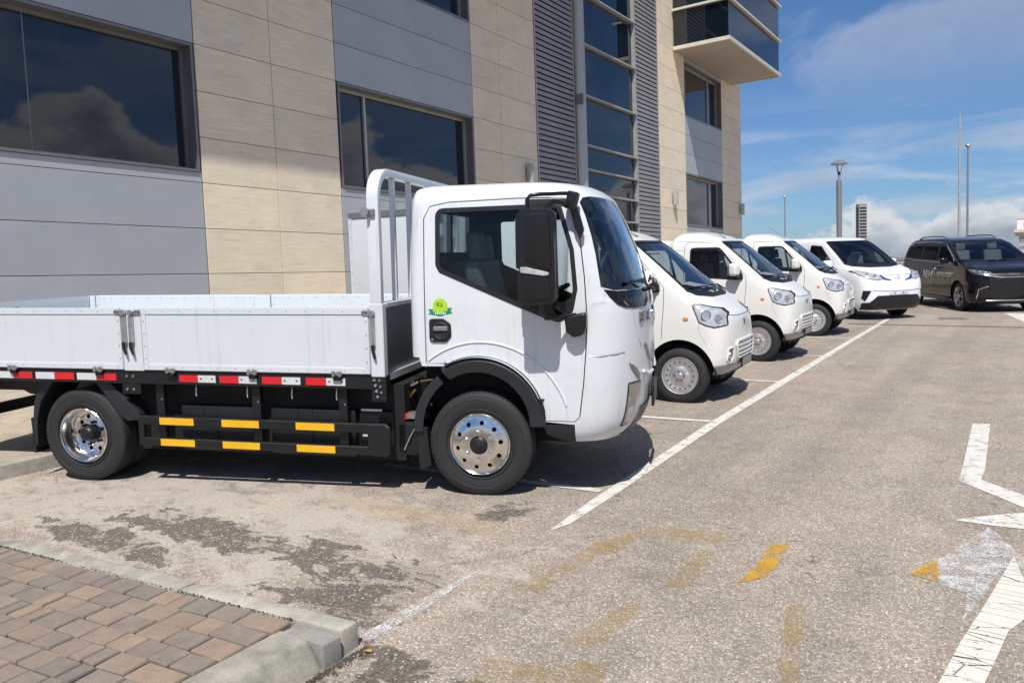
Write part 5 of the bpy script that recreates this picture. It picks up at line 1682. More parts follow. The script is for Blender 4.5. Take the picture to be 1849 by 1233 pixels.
def grow2(pts, d):
    c = Vector((sum(p[0] for p in pts) / len(pts), sum(p[1] for p in pts) / len(pts)))
    out = []
    for i, p in enumerate(pts):
        a, b_ = Vector(pts[i - 1]), Vector(pts[(i + 1) % len(pts)])
        t = (b_ - a)
        n = Vector((t.y, -t.x))
        if n.length > 1e-9: n.normalize()
        if n.dot(Vector(p) - c) < 0: n = -n
        out.append(tuple(Vector(p) + n * d))
    return out

def seam(SK, pts, sg, par, mat=None, r=0.0035, front=False):
    fn = (lambda a, b_: SK.front(a, b_)) if front else (lambda a, b_: SK.side(a, b_, sg))
    line = [SK.P(*fn(a, b_)) for a, b_ in dens(pts, 0.05, False)]
    return MB().tube(line, r, 5).build('panel_gap', mat or SEAL, par)

def car_interior(T, x0, x1, w, zf, zs, seats):
    """floor, dashboard and seats in dark trim, seen through the glass."""
    MB().box(x0, x1, -w, w, zf, zf + 0.05).build('cabin_floor', DARK, T)
    MB().box(x1 - 0.25, x1, -w, w, zs - 0.25, zs).build('dashboard', DASH, T, bevel=0.03, seg=2, smooth=45)
    for y in seats:
        s = MB().box(x1 - 1.0, x1 - 0.5, y - 0.22, y + 0.22, zs - 0.5, zs - 0.3).build('seat', SEATF, T, bevel=0.04, seg=2, smooth=50)
        MB().cbox((x1 - 1.02, y, zs + 0.02), (0.12, 0.44, 0.60), (0, -0.2, 0)).build('seat_back', SEATF, s, bevel=0.04, seg=2, smooth=50)
        MB().cbox((x1 - 1.10, y, zs + 0.42), (0.09, 0.24, 0.18), (0, -0.15, 0)).build('headrest', SEATF, s, bevel=0.03, seg=2, smooth=50)

# ------------------------------------------------------------------ small white cargo vans
def small_van(label, box):
    T = empty('cargo_van', None, label, 'van', 'small white cargo vans')
    rows = [
        (0.335, 0.49, 0.28, -1.44, 0.715), (0.42, 0.548, 0.30, -1.45, 0.745), (0.52, 0.572, 0.31, -1.455, 0.755), (0.64, 0.575, 0.31, -1.455, 0.758),
        (0.75, 0.572, 0.30, -1.455, 0.758), (0.88, 0.558, 0.28, -1.455, 0.757), (0.985, 0.535, 0.23, -1.455, 0.753), (1.05, 0.475, 0.17, -1.455, 0.748),
        (1.13, 0.375, 0.08, -1.455, 0.742), (1.21, 0.265, -0.01, -1.455, 0.735), (1.28, 0.175, -0.09, -1.455, 0.727), (1.40, 0.03, -0.22, -1.455, 0.712),
        (1.60, -0.215, -0.44, -1.455, 0.687), (1.78, -0.44, -0.66, -1.455, 0.662), (1.88, -0.575, -0.80, -1.45, 0.636), (1.945, -0.685, -0.92, -1.44, 0.59),
        (1.99, -0.80, -1.02, -1.425, 0.51), (2.03, -0.93, -1.09, -1.39, 0.39), (2.052, -1.03, -1.15, -1.33, 0.22), (2.06, -1.13, -1.19, -1.26, 0.05)]
    SK = Skin(rows, 2.9, 0.07)
    top = float(SK.top)
    AR = (0.0, 0.335, 0.405)
    def bottom(sg):
        pts = [(-1.38, 0.345), (-0.42, 0.345)] + arc(AR[0], AR[1], AR[2], 178, 4, 20) + [(0.42, 0.345)]
        return [SK.side(x, z, sg) for x, z in dens(pts, 0.05, False)]
    v0 = SK.v_of(0.345)
    door_w = rnd([(-1.105, 1.785), (-1.105, 1.335), (-0.36, 1.285), (-0.24, 1.295), (-0.255, 1.33), (-0.555, 1.70), (-0.63, 1.78)], [0.05, 0.03, 0.02, 0.02, 0.01, 0.04, 0.06])
    ws = [(-0.66, 1.285), (-0.64, 1.40), (-0.60, 1.65), (-0.56, 1.84), (-0.52, 1.885), (0.52, 1.885), (0.56, 1.84), (0.60, 1.65), (0.64, 1.40), (0.66, 1.285), (0.4, 1.262), (0, 1.252), (-0.4, 1.262)]
    outer = [(-3.0, v0), (-2.06, v0)] + bottom(-1) + [(-0.6, 0.02), (-0.3, 0), (0, 0), (0.3, 0), (0.6, 0.02)] + bottom(1)[::-1] + [(2.06, v0), (3.0, v0)]
    outer += [(3.0, top)] + [(3.0 - 0.25 * k, top) for k in range(1, 24)] + [(-3.0, top)]
    holes = [SK.spoly(grow2(door_w, 0.008), -1, 0.05), SK.spoly(grow2(door_w, 0.008), 1, 0.05), SK.fpoly(grow2(ws, 0.008), 0.08)]
    body = SK.sheet('body', outer, holes, [VANW, DARK], T, 0.03)
    MB().box(-1.35, -1.15, -0.25, 0.25, 2.02, 2.045).build('roof_lining', DARK, T)
    # glass with rubber surround
    for sg in (-1, 1):
        wd = SK.sheet('window', SK.spoly(door_w, sg, 0.06), [], VGLASS, T, 0.0, -0.006)
        SK.sheet('window_seal', SK.spoly(grow2(door_w, 0.012), sg, 0.05), [SK.spoly(grow2(door_w, -0.018), sg, 0.05)], [SEAL, SEAL], wd, 0.012, 0.002)
        # division bar and dark quarter pane
        bar = [(-0.475, 1.755), (-0.44, 1.755), (-0.375, 1.30), (-0.41, 1.30)]
        SK.sheet('window_bar', SK.spoly([(-0.60, 1.75), (-0.565, 1.73), (-0.475, 1.30), (-0.515, 1.30)], sg, 0.06), [], [SEAL, SEAL], wd, 0.01, 0.004)
        # door shut lines
        dg = [(-0.19, 1.33), (-0.185, 1.15), (-0.20, 0.95), (-0.215, 0.74)]
        seam(SK, dg, sg, body)
        seam(SK, [(-1.215, 0.42), (-1.215, 1.70), (-1.205, 1.84), (-1.16, 1.885)], sg, body)
        seam(SK, [(-1.16, 1.887), (-0.72, 1.872), (-0.60, 1.80), (-0.19, 1.335)], sg, body, None, 0.0028)
        seam(SK, [(-1.40, 1.76), (-1.22, 1.76)], sg, body, GREYM, 0.002)
        # roof gutter crease
        seam(SK, [(-1.40, 1.905), (-0.80, 1.90)], sg, body, VANW, 0.008)
        # bonnet edge line
        seam(SK, [(0.04, 1.265), (0.12, 1.20), (0.185, 1.145)], sg, body, SEAL, 0.003)
        # indicator
        SK.sheet('side_indicator', SK.spoly(rnd([(0.045, 0.995), (0.105, 0.99), (0.105, 0.962), (0.05, 0.96)], 0.01), sg, 0.02), [], [AMBER, AMBER], T, 0.006, 0.008)
        # headlamp: swept back
        hl = rnd([(0.155, 1.135), (0.235, 1.132), (0.41, 1.075), (0.475, 1.02), (0.50, 0.905), (0.40, 0.887), (0.30, 0.915), (0.235, 0.945)], 0.012)
        hp = [SK.side(x, z, sg) for x, z in dens(hl, 0.04)]
        ho = SK.sheet('headlamp', hp, [], [LENS, PLAST], T, 0.01, 0.008)
        SK.sheet('headlamp_border', [SK.side(x, z, sg) for x, z in dens(grow2(hl, 0.012), 0.04)], [], [PLAST, PLAST], ho, 0.006, 0.003)
        for (cx_, cz_, rr) in ((0.305, 1.02, 0.052), (0.425, 0.975, 0.046)):
            p = SK.P(*SK.side(cx_, cz_, sg)); q = SK.P(*SK.side(cx_ + 0.01, cz_, sg)); t = (q - p).normalized(); nrm_ = Vector((-t.y, t.x, 0)) * (1 if sg < 0 else -1)
            nrm_ = Vector((t.y, -t.x, 0.15)).normalized()
            if nrm_.y * sg < 0: nrm_ = -nrm_
            up = Vector((0, 0, 1)); rt = up.cross(nrm_).normalized(); up2 = nrm_.cross(rt)
            ring = [p + nrm_ * 0.012 + (rt * math.cos(a) + up2 * math.sin(a)) * rr for a in [2 * math.pi * k / 16 for k in range(16)]]
            MB().tube(ring, 0.006, 5, closed=True).build('reflector_ring', REFLM, ho, smooth=50)
            MB().add([p + nrm_ * 0.010] + ring, [(0, 1 + k, 1 + (k + 1) % 16) for k in range(16)]).build('reflector', REFLM, ho, smooth=50, recalc=False)
        # bumper line and fog lamp recess
        seam(SK, [(0.235, 0.93), (0.22, 0.86), (0.25, 0.80), (0.30, 0.70)], sg, body, GREYM, 0.002)
        fg = rnd([(sg * 0.60, 0.63), (sg * 0.615, 0.50), (sg * 0.55, 0.46), (sg * 0.49, 0.52), (sg * 0.48, 0.64)], 0.02)
        fo = SK.sheet('fog_lamp', SK.fpoly(fg, 0.04), [], [LENSD, PLAST], T, 0.006, 0.004)
        p = SK.P(*SK.front(sg * 0.56, 0.55))
        MB().lathe([(0.0, 0.012), (0.035, 0.010), (0.045, 0.004), (0.050, 0.012), (0.052, 0.0)], (p.x, p.y, p.z), 'x', 16).build('fog_lens', REFLM, fo, smooth=40)
        MB().tube([SK.P(*SK.front(y, z)) + Vector((0.006, 0, 0)) for y, z in dens(fg + [fg[0]], 0.03, False)], 0.010, 6).build('fog_trim', VANW, fo, smooth=50)
        # mirror
        mb = MB()
        mo = MB().cbox((-0.34, sg * 0.83, 1.435), (0.14, 0.16, 0.20), (0, 0, sg * 0.25)).build('mirror', VANW, T, bevel=0.055, seg=4, smooth=60)
        MB().cbox((-0.335, sg * 0.80, 1.325), (0.15, 0.16, 0.045), (0, 0, sg * 0.2)).build('mirror_base', PLAST, mo, bevel=0.015, seg=2, smooth=45)
        MB().prism([(-0.40, 1.30), (-0.235, 1.295), (-0.24, 1.36), (-0.30, 1.46), (-0.33, 1.40)], 'y', sg * 0.70, sg * 0.765).build('mirror_foot', PLAST, mo, bevel=0.008)
        MB().cbox((-0.412, sg * 0.835, 1.435), (0.006, 0.12, 0.15), (0, 0, sg * 0.25)).build('mirror_face', MIRR, mo)
        # wheels and housings
        van_wheel(T, 0, sg * 0.75, sg)
        if box != 'long':
            van_wheel(T, -2.55, sg * 0.75, sg)
        else:
            van_wheel(T, -2.9, sg * 0.75, sg)
        # dark liner of the wheel housing
        ln = arc(0, 0.335, 0.415, -2, 182, 20)
        vv = [(x, sg * 0.735, z) for x, z in ln] + [(x, sg * 0.50, z) for x, z in ln]
        n = len(ln)
        MB().add(vv, [(i, i + 1, n + i + 1, n + i) for i in range(n - 1)] + [tuple(range(n, 2 * n))]).build('wheel_housing', DARK, T)
    wso = SK.sheet('windscreen', SK.fpoly(ws, 0.08), [], VGLASS, T, 0.0, -0.004)
    inner = [(y * 0.95, 1.57 + (z - 1.57) * 0.94) for y, z in ws]
    SK.sheet('windscreen_border', SK.fpoly(grow2(ws, 0.006), 0.08), [SK.fpoly(inner, 0.08)], [SEAL, SEAL], wso, 0.004, 0.003)
    # black scuttle and wipers
    sc = [(-0.67, 1.29), (-0.60, 1.235), (-0.3, 1.205), (0.3, 1.205), (0.60, 1.235), (0.67, 1.29), (0.4, 1.268), (0, 1.258), (-0.4, 1.268)]
    SK.sheet('scuttle', SK.fpoly(sc, 0.06), [], [PLAST, PLAST], T, 0.006, 0.006)
    for (ya, yb_) in ((-0.10, -0.56), (0.40, -0.02)):
        def wp(y, z, o):
            return SK.P(*SK.front(y, z)) + Vector((o * 0.5, 0, o))
        w_ = MB().tube([wp(ya, 1.235, 0.03), wp((ya + yb_) / 2, 1.285, 0.045), wp(yb_, 1.30, 0.03)], 0.010, 6).build('wiper', PLAST, T)
        MB().tube([wp(ya, 1.30, 0.02), wp(yb_ - 0.04, 1.315, 0.02)], 0.007, 5).build('blade', PLAST, w_)
    # bonnet front line, badge, grille, plate
    seam(SK, [(-0.47, 1.005), (-0.3, 0.99), (0, 0.985), (0.3, 0.99), (0.47, 1.005)], 1, body, SEAL, 0.0035, True)
    bp = SK.P(*SK.front(0, 0.90))
    bd = MB().lathe([(0.0, 0.012), (0.020, 0.012), (0.034, 0.006), (0.036, 0.0)], (bp.x, 0, 0.90), 'x', 16).build('badge', simple('badge_teal', (0.03, 0.16, 0.17), 0.25, 0.4) if 'badge_teal' not in MATS else MATS['badge_teal'], T, smooth=40)
    MB().lathe([(0.034, 0.008), (0.038, 0.012), (0.042, 0.004)], (bp.x, 0, 0.90), 'x', 16).build('badge_ring', CHROME, bd, smooth=40)
    gr = rnd([(-0.40, 0.66), (-0.36, 0.70), (0.36, 0.70), (0.40, 0.66), (0.34, 0.50), (-0.34, 0.50)], 0.02)
    go = SK.sheet('grille', SK.fpoly(gr, 0.06), [], [LENSD, PLAST], T, 0.006, 0.004)
    for k in range(3):
        z = 0.545 + 0.05 * k
        hw = 0.345 + 0.015 * k
        MB().tube([SK.P(*SK.front(y, z)) + Vector((0.012, 0, 0)) for y in [-hw + 2 * hw * i / 10 for i in range(11)]], 0.010, 6).build('grille_bar', VANW, go, smooth=50)
    MB().tube([SK.P(*SK.front(y, z)) + Vector((0.010, 0, 0)) for y, z in dens(gr + [gr[0]], 0.05, False)], 0.014, 6).build('grille_surround', VANW, go, smooth=50)
    bumper = [(-0.70, 0.45), (-0.66, 0.36), (0.66, 0.36), (0.70, 0.45)]
    SK.sheet('bumper_lip', SK.fpoly([(-0.735, 0.445), (-0.70, 0.345), (0.70, 0.345), (0.735, 0.445)], 0.05), [], [GREYM, PLAST], T, 0.01, 0.006)
    pl = MB().cbox((0.582, 0.0, 0.44), (0.02, 0.46, 0.12), (0, 0.05, 0)).build('number_plate', PLAST, T, bevel=0.006)
    MB().cbox((0.594, 0.0, 0.44), (0.004, 0.43, 0.085), (0, 0.05, 0)).build('plate_face', GREYM, pl)
    # aerial
    MB().tube([(-0.66, -0.28, 1.945), (-0.72, -0.28, 1.975), (-1.0, -0.28, 2.20)], [0.010, 0.006, 0.003], 6).build('aerial', PLAST, T)
    # cabin
    car_interior(T, -1.4, 0.1, 0.62, 0.62, 1.22, (-0.36, 0.36))
    MB().box(-1.40, -1.36, -0.62, 0.62, 0.66, 1.90).build('bulkhead', DARK, T)
    pap = MB().cbox((-0.05, 0.10, 1.33), (0.30, 0.42, 0.004), (0, 0.2, 0)).build('paper', simple('paper', (0.7, 0.7, 0.68), 0.8) if 'paper' not in MATS else MATS['paper'], T)
    # underside and rear body
    MB().box(-1.4, 0.42, -0.55, 0.55, 0.27, 0.62).build('underbody', DARK, T)
    if box == 'long':
        bx = MB().box(-4.80, -1.49, -0.80, 0.80, 0.72, 2.42).build('cargo_box', BEDW, T, bevel=0.012, seg=2, smooth=40)
        for sg in (-1, 1):
            e = sg * 0.80
            for (z0, z1) in ((2.36, 2.435), (0.71, 0.78)):
                MB().box(-4.81, -1.48, min(e, e + sg * 0.014), max(e, e + sg * 0.014), z0, z1).build('box_rail', GALV if z0 > 1 else BEDW, bx)
            for xx in (-4.78, -1.52):
                MB().box(xx - 0.03, xx + 0.03, min(e, e + sg * 0.012), max(e, e + sg * 0.012), 0.79, 2.355).build('box_corner', BEDW, bx)
                rv = MB()
                for k in range(9):
                    rv.lathe([(0.008, e + sg * 0.012), (0.006, e + sg * 0.016), (0, e + sg * 0.017)], (xx, 0, 0.9 + k * 0.17), 'y', 6)
                rv.build('rivets', GREYM, bx)
        MB().cbox((-4.815, -0.70, 2.0), (0.03, 0.10, 0.14)).build('box_latch', PLAST, bx)
        MB().box(-4.7, -1.45, -0.45, 0.45, 0.42, 0.72).build('chassis_frame', CHASSIS, T)
    else:
        L = -3.45 if box == 'low' else -3.35
        h = 1.93 if box == 'low' else 1.97
        rb = [(0.35, -1.47), (0.9, -1.47)]
        bx = MB().box(L, -1.462, -0.755, 0.755, 0.40, h).build('cargo_body', VANW, T, bevel=0.09, seg=4, smooth=40)
        for sg in (-1, 1):
            e = sg * 0.755
            MB().box(L + 0.12, -1.60, min(e, e + sg * 0.004), max(e, e + sg * 0.004), 1.72, 1.735).build('body_crease', GREYM, bx)
            c = arc(-2.55, 0.32, 0.40, 0, 180, 18)
            MB().prism(c, 'y', e - 0.002, e + sg * 0.003).build('rear_arch', DARK, bx)
    return T

def place(T, x, y, deg):
    """x, y: ground position of the right front tyre contact (outer face y=-0.75)."""
    a = rad(deg)
    off = 0.75
    T.matrix_world = ground_matrix(x - math.sin(a) * off, y + math.cos(a) * off, a)
v1 = small_van('small white van with a tall riveted cargo box, right beside the flatbed truck cab', 'long')
place(v1, -3.36, 8.47, 4.0)
v2 = small_van('small white cargo van in the middle of the three, with a domed cab roof', 'low')
place(v2, -3.53, 12.15, 0.0)
v3 = small_van('small white cargo van farthest of the three, next to the blue trimmed van', 'mid')
place(v3, -3.54, 16.02, 2.0)

# front wheels left turned a little, each van differently
for van, a_ in ((v2, -5.0), (v3, 7.0)):
    for ch in van.children:
        if ch.name.startswith('wheel') and 'housing' not in ch.name and abs(ch.location.x) < 0.01:
            ch.rotation_euler.z += rad(a_)
# ------------------------------------------------------------------ white van with blue trim
def text_obj(body, size, mat, parent, name='lettering', depth=0.002, shear=0.0, bold=0.0):
    """text turned into a plain mesh in its local xy plane."""
    c = bpy.data.curves.new('tmp', 'FONT')
    c.body = body
    c.size = size
    c.extrude = depth
    c.shear = shear
    c.offset = bold
    c.resolution_u = 2
    t = bpy.data.objects.new('tmp', c)
    COL.objects.link(t)
    dg = bpy.context.evaluated_depsgraph_get()
    me = bpy.data.meshes.new_from_object(t.evaluated_get(dg))
    bpy.data.objects.remove(t)
    me.name = name
    me.materials.clear()
    me.materials.append(mat)
    return link(name, me, None, parent)

def car_shell(T, SK, AR, RW, zb, ws, wins, paint, gl, hub_y):
    """body sheet with front arches, window and windscreen openings; rear arch at x=RW."""
    top = float(SK.top)
    xr = SK.rows[2][3]
    def bottom(sg):
        pts = [(xr + 0.12, zb), (RW - AR[2], zb)] + arc(RW, AR[1], AR[2], 180, 0, 18) + [(RW + AR[2], zb), (-AR[2], zb)] + arc(0, AR[1], AR[2], 180, 4, 18) + [(AR[2] + 0.02, zb)]
        return [SK.side(x, max(z, zb), sg) for x, z in dens(pts, 0.06, False)]
    v0 = SK.v_of(zb)
    outer = [(-3.0, v0), (-2.06, v0)] + bottom(-1) + [(-0.6, 0.02), (-0.3, 0), (0, 0), (0.3, 0), (0.6, 0.02)] + bottom(1)[::-1] + [(2.06, v0), (3.0, v0)]
    outer += [(3.0, top)] + [(3.0 - 0.25 * k, top) for k in range(1, 24)] + [(-3.0, top)]
    holes = [SK.fpoly(grow2(ws, 0.006), 0.08)]
    for w in wins:
        for sg in (-1, 1):
            holes.append(SK.spoly(grow2(w, 0.006), sg, 0.06))
    body = SK.sheet('body', outer, holes, [paint, DARK], T, 0.03)
    for w in wins:
        for sg in (-1, 1):
            wd = SK.sheet('window', SK.spoly(w, sg, 0.06), [], gl, T, 0.0, -0.004)
            SK.sheet('window_seal', SK.spoly(grow2(w, 0.012), sg, 0.06), [SK.spoly(grow2(w, -0.016), sg, 0.06)], [SEAL, SEAL], wd, 0.01, 0.003)
    wso = SK.sheet('windscreen', SK.fpoly(ws, 0.08), [], gl if gl is not MGLASS else VGLASS, T, 0.0, -0.004)
    zm = sum(p[1] for p in ws) / len(ws)
    SK.sheet('windscreen_border', SK.fpoly(grow2(ws, 0.006), 0.08), [SK.fpoly([(y * 0.96, zm + (z - zm) * 0.94) for y, z in ws], 0.08)], [SEAL, SEAL], wso, 0.004, 0.003)
    for sg in (-1, 1):
        for xx in (0, RW):
            ln = arc(xx, AR[1], AR[2] + 0.01, -2, 182, 20)
            n = len(ln)
            vv = [(x, sg * (hub_y - 0.02), z) for x, z in ln] + [(x, sg * (hub_y - 0.28), z) for x, z in ln]
            MB().add(vv, [(i, i + 1, n + i + 1, n + i) for i in range(n - 1)] + [tuple(range(n, 2 * n))]).build('wheel_housing', DARK, T)
    MB().box(xr + 0.15, 0.45, -hub_y + 0.2, hub_y - 0.2, zb, zb + 0.35).build('underbody', DARK, T)
    return body

def blue_van():
    T = empty('delivery_van', None, 'white delivery van with blue trim and black lower bumper, facing half towards the camera', 'van')
    k = 1.06
    rows = [(0.22, 0.76, 0.40, -3.45, 0.79), (0.32, 0.86, 0.44, -3.50, 0.84), (0.48, 0.885, 0.46, -3.52, 0.865), (0.66, 0.885, 0.46, -3.53, 0.875), (0.82, 0.865, 0.44, -3.53, 0.875),
            (0.94, 0.815, 0.40, -3.53, 0.87), (1.02, 0.725, 0.32, -3.53, 0.862), (1.08, 0.56, 0.20, -3.53, 0.85), (1.14, 0.33, 0.05, -3.53, 0.838), (1.20, 0.13, -0.10, -3.53, 0.822),
            (1.26, 0.0, -0.2, -3.53, 0.81), (1.42, -0.24, -0.42, -3.52, 0.78), (1.60, -0.52, -0.70, -3.51, 0.738), (1.74, -0.76, -0.95, -3.49, 0.70), (1.81, -0.93, -1.12, -3.46, 0.655), (1.855, -1.16, -1.35, -3.40, 0.55),
            (1.875, -1.5, -1.7, -3.2, 0.36), (1.885, -1.9, -2.0, -2.8, 0.05)]
    rows = [(z * k, a, b_, c, w) for z, a, b_, c, w in rows]
    SK = Skin(rows, 2.9, 0.08)
    ws = [(-0.765, 1.245), (-0.735, 1.40), (-0.69, 1.62), (-0.655, 1.745), (-0.6, 1.775), (0.6, 1.775), (0.655, 1.745), (0.69, 1.62), (0.735, 1.40), (0.765, 1.245), (0.4, 1.215), (0, 1.205), (-0.4, 1.215)]
    ws = [(y, z * k) for y, z in ws]
    w1 = rnd([(-1.35, 1.69 * k), (-1.35, 1.24 * k), (-0.42, 1.22 * k), (-0.55, 1.36 * k), (-0.95, 1.66 * k)], [0.05, 0.03, 0.03, 0.01, 0.05])
    body = car_shell(T, SK, (0, 0.33, 0.40), -2.75, 0.25 * k, ws, [w1], WVANW, VGLASS, 0.84)
    F = lambda pts: [(y, z * k) for y, z in pts]
    # black lower bumper and corner intakes
    SK.sheet('lower_bumper', SK.fpoly(F(rnd([(-0.56, 0.545), (-0.72, 0.40), (-0.84, 0.39), (-0.80, 0.235), (0.80, 0.235), (0.84, 0.39), (0.72, 0.40), (0.56, 0.545)], 0.03)), 0.06), [], [PLAST, PLAST], T, 0.012, 0.010)
    for sg in (-1, 1):
        SK.sheet('corner_intake', SK.fpoly(F([(sg * 0.70, 0.66), (sg * 0.835, 0.66), (sg * 0.845, 0.50), (sg * 0.80, 0.43)]), 0.04), [], [PLAST, PLAST], T, 0.008, 0.006)
        hl = F(rnd([(sg * 0.42, 0.90), (sg * 0.47, 0.995), (sg * 0.62, 1.055), (sg * 0.775, 1.10), (sg * 0.845, 1.09), (sg * 0.83, 1.0), (sg * 0.72, 0.925), (sg * 0.55, 0.885)], 0.015))
        ho = SK.sheet('headlamp', SK.fpoly(hl, 0.04), [], [LENS, PLAST], T, 0.008, 0.008)
        SK.sheet('headlamp_border', SK.fpoly(grow2(hl, 0.01), 0.04), [], [SEAL, SEAL], ho, 0.005, 0.003)
        for (y, z) in ((sg * 0.58, 0.97 * k), (sg * 0.71, 1.01 * k)):
            p = SK.P(*SK.front(y, z))
            MB().lathe([(0.0, 0.014), (0.035, 0.016), (0.05, 0.008), (0.052, 0.0)], (p.x + 0.004, p.y, p.z), 'x', 14).build('reflector', REFLM, ho, smooth=40)
        SK.sheet('blue_trim', SK.fpoly(F([(sg * 0.41, 0.985), (sg * 0.46, 0.985), (sg * 0.40, 0.895), (sg * 0.20, 0.865), (sg * 0.20, 0.885), (sg * 0.33, 0.925)]), 0.04), [], [BLUE, BLUE], T, 0.008, 0.009)
        # mirror
        mo = MB().cbox((-0.42, sg * 0.97, 1.32), (0.14, 0.20, 0.18), (0, 0, sg * 0.2)).build('mirror', WVANW, T, bevel=0.05, seg=3, smooth=60)
        MB().cbox((-0.42, sg * 0.88, 1.24), (0.10, 0.16, 0.05)).build('mirror_arm', PLAST, mo, bevel=0.01)
        van_wheel(T, 0, sg * 0.84, sg, 0.32, 'steel', 0.19)
        van_wheel(T, -2.75, sg * 0.84, sg, 0.32, 'steel', 0.19)
        seam(SK, [(-0.30, 1.20), (-0.32, 0.80), (-0.40, 0.50)], sg, body)
        seam(SK, [(-1.45, 0.45), (-1.45, 1.75)], sg, body)
    seam(SK, F([(-0.46, 0.995), (-0.2, 0.99), (0.2, 0.99), (0.46, 0.995)]), 1, body, SEAL, 0.006, True)
    # valance crease, plate recess with two bolts
    seam(SK, F([(-0.66, 0.66), (-0.3, 0.64), (0.3, 0.64), (0.66, 0.66)]), 1, body, GREYM, 0.006, True)
    ph = SK.sheet('plate_recess', SK.fpoly(F([(-0.27, 0.615), (0.27, 0.615), (0.27, 0.555), (-0.27, 0.555)]), 0.06), [], [WHTR, WHTR], T, 0.004, 0.006)
    for y in (-0.12, 0.12):
        p = SK.P(*SK.front(y, 0.59 * k))
        MB().lathe([(0.0, 0.01), (0.016, 0.009), (0.018, 0.004)], (p.x, p.y, p.z), 'x', 8).build('bolt', SEAL, ph)
    # ring badge
    p = SK.P(*SK.front(0, 0.915 * k))
    bd = MB().lathe([(0.058, 0.006), (0.066, 0.014), (0.074, 0.006)], (p.x, 0, p.z), 'x', 24).build('badge', CHROME, T, smooth=40)
    MB().tube([(p.x + 0.01, -0.022, p.z - 0.012), (p.x + 0.012, 0, p.z + 0.026), (p.x + 0.01, 0.022, p.z - 0.012)], 0.008, 6, closed=True).build('badge_mark', GREYM, bd, smooth=50)
    for (ya, yb_) in ((-0.05, -0.60), (0.55, 0.02)):
        MB().tube([SK.P(*SK.front(y, z * k)) + Vector((0.015, 0, 0.025)) for y, z in ((ya, 1.19), ((ya + yb_) / 2, 1.225), (yb_, 1.235))], 0.010, 6).build('wiper', PLAST, T)
    SK.sheet('scuttle', SK.fpoly(F([(-0.78, 1.24), (-0.68, 1.185), (-0.3, 1.155), (0.3, 1.155), (0.68, 1.185), (0.78, 1.24), (0.4, 1.21), (0, 1.20), (-0.4, 1.21)]), 0.06), [], [PLAST, PLAST], T, 0.005, 0.005)
    car_interior(T, -1.6, 0.0, 0.70, 0.55, 1.20, (-0.38, 0.38))
    MB().box(-1.62, -1.58, -0.68, 0.68, 0.6, 1.85).build('bulkhead', GREYM, T)
    # dashboard notice behind the glass
    pap = MB().cbox((-0.45, -0.15, 1.45), (0.004, 0.30, 0.30), (0, 0.5, 0)).build('paper', MATS['paper'], T)
    a = rad(-40)
    fl = (-2.72, 21.35)
    off = 0.80
    ox, oy = fl[0] + math.sin(a) * off, fl[1] - math.cos(a) * off
    T.matrix_world = ground_matrix(ox, oy, a)
blue_van()

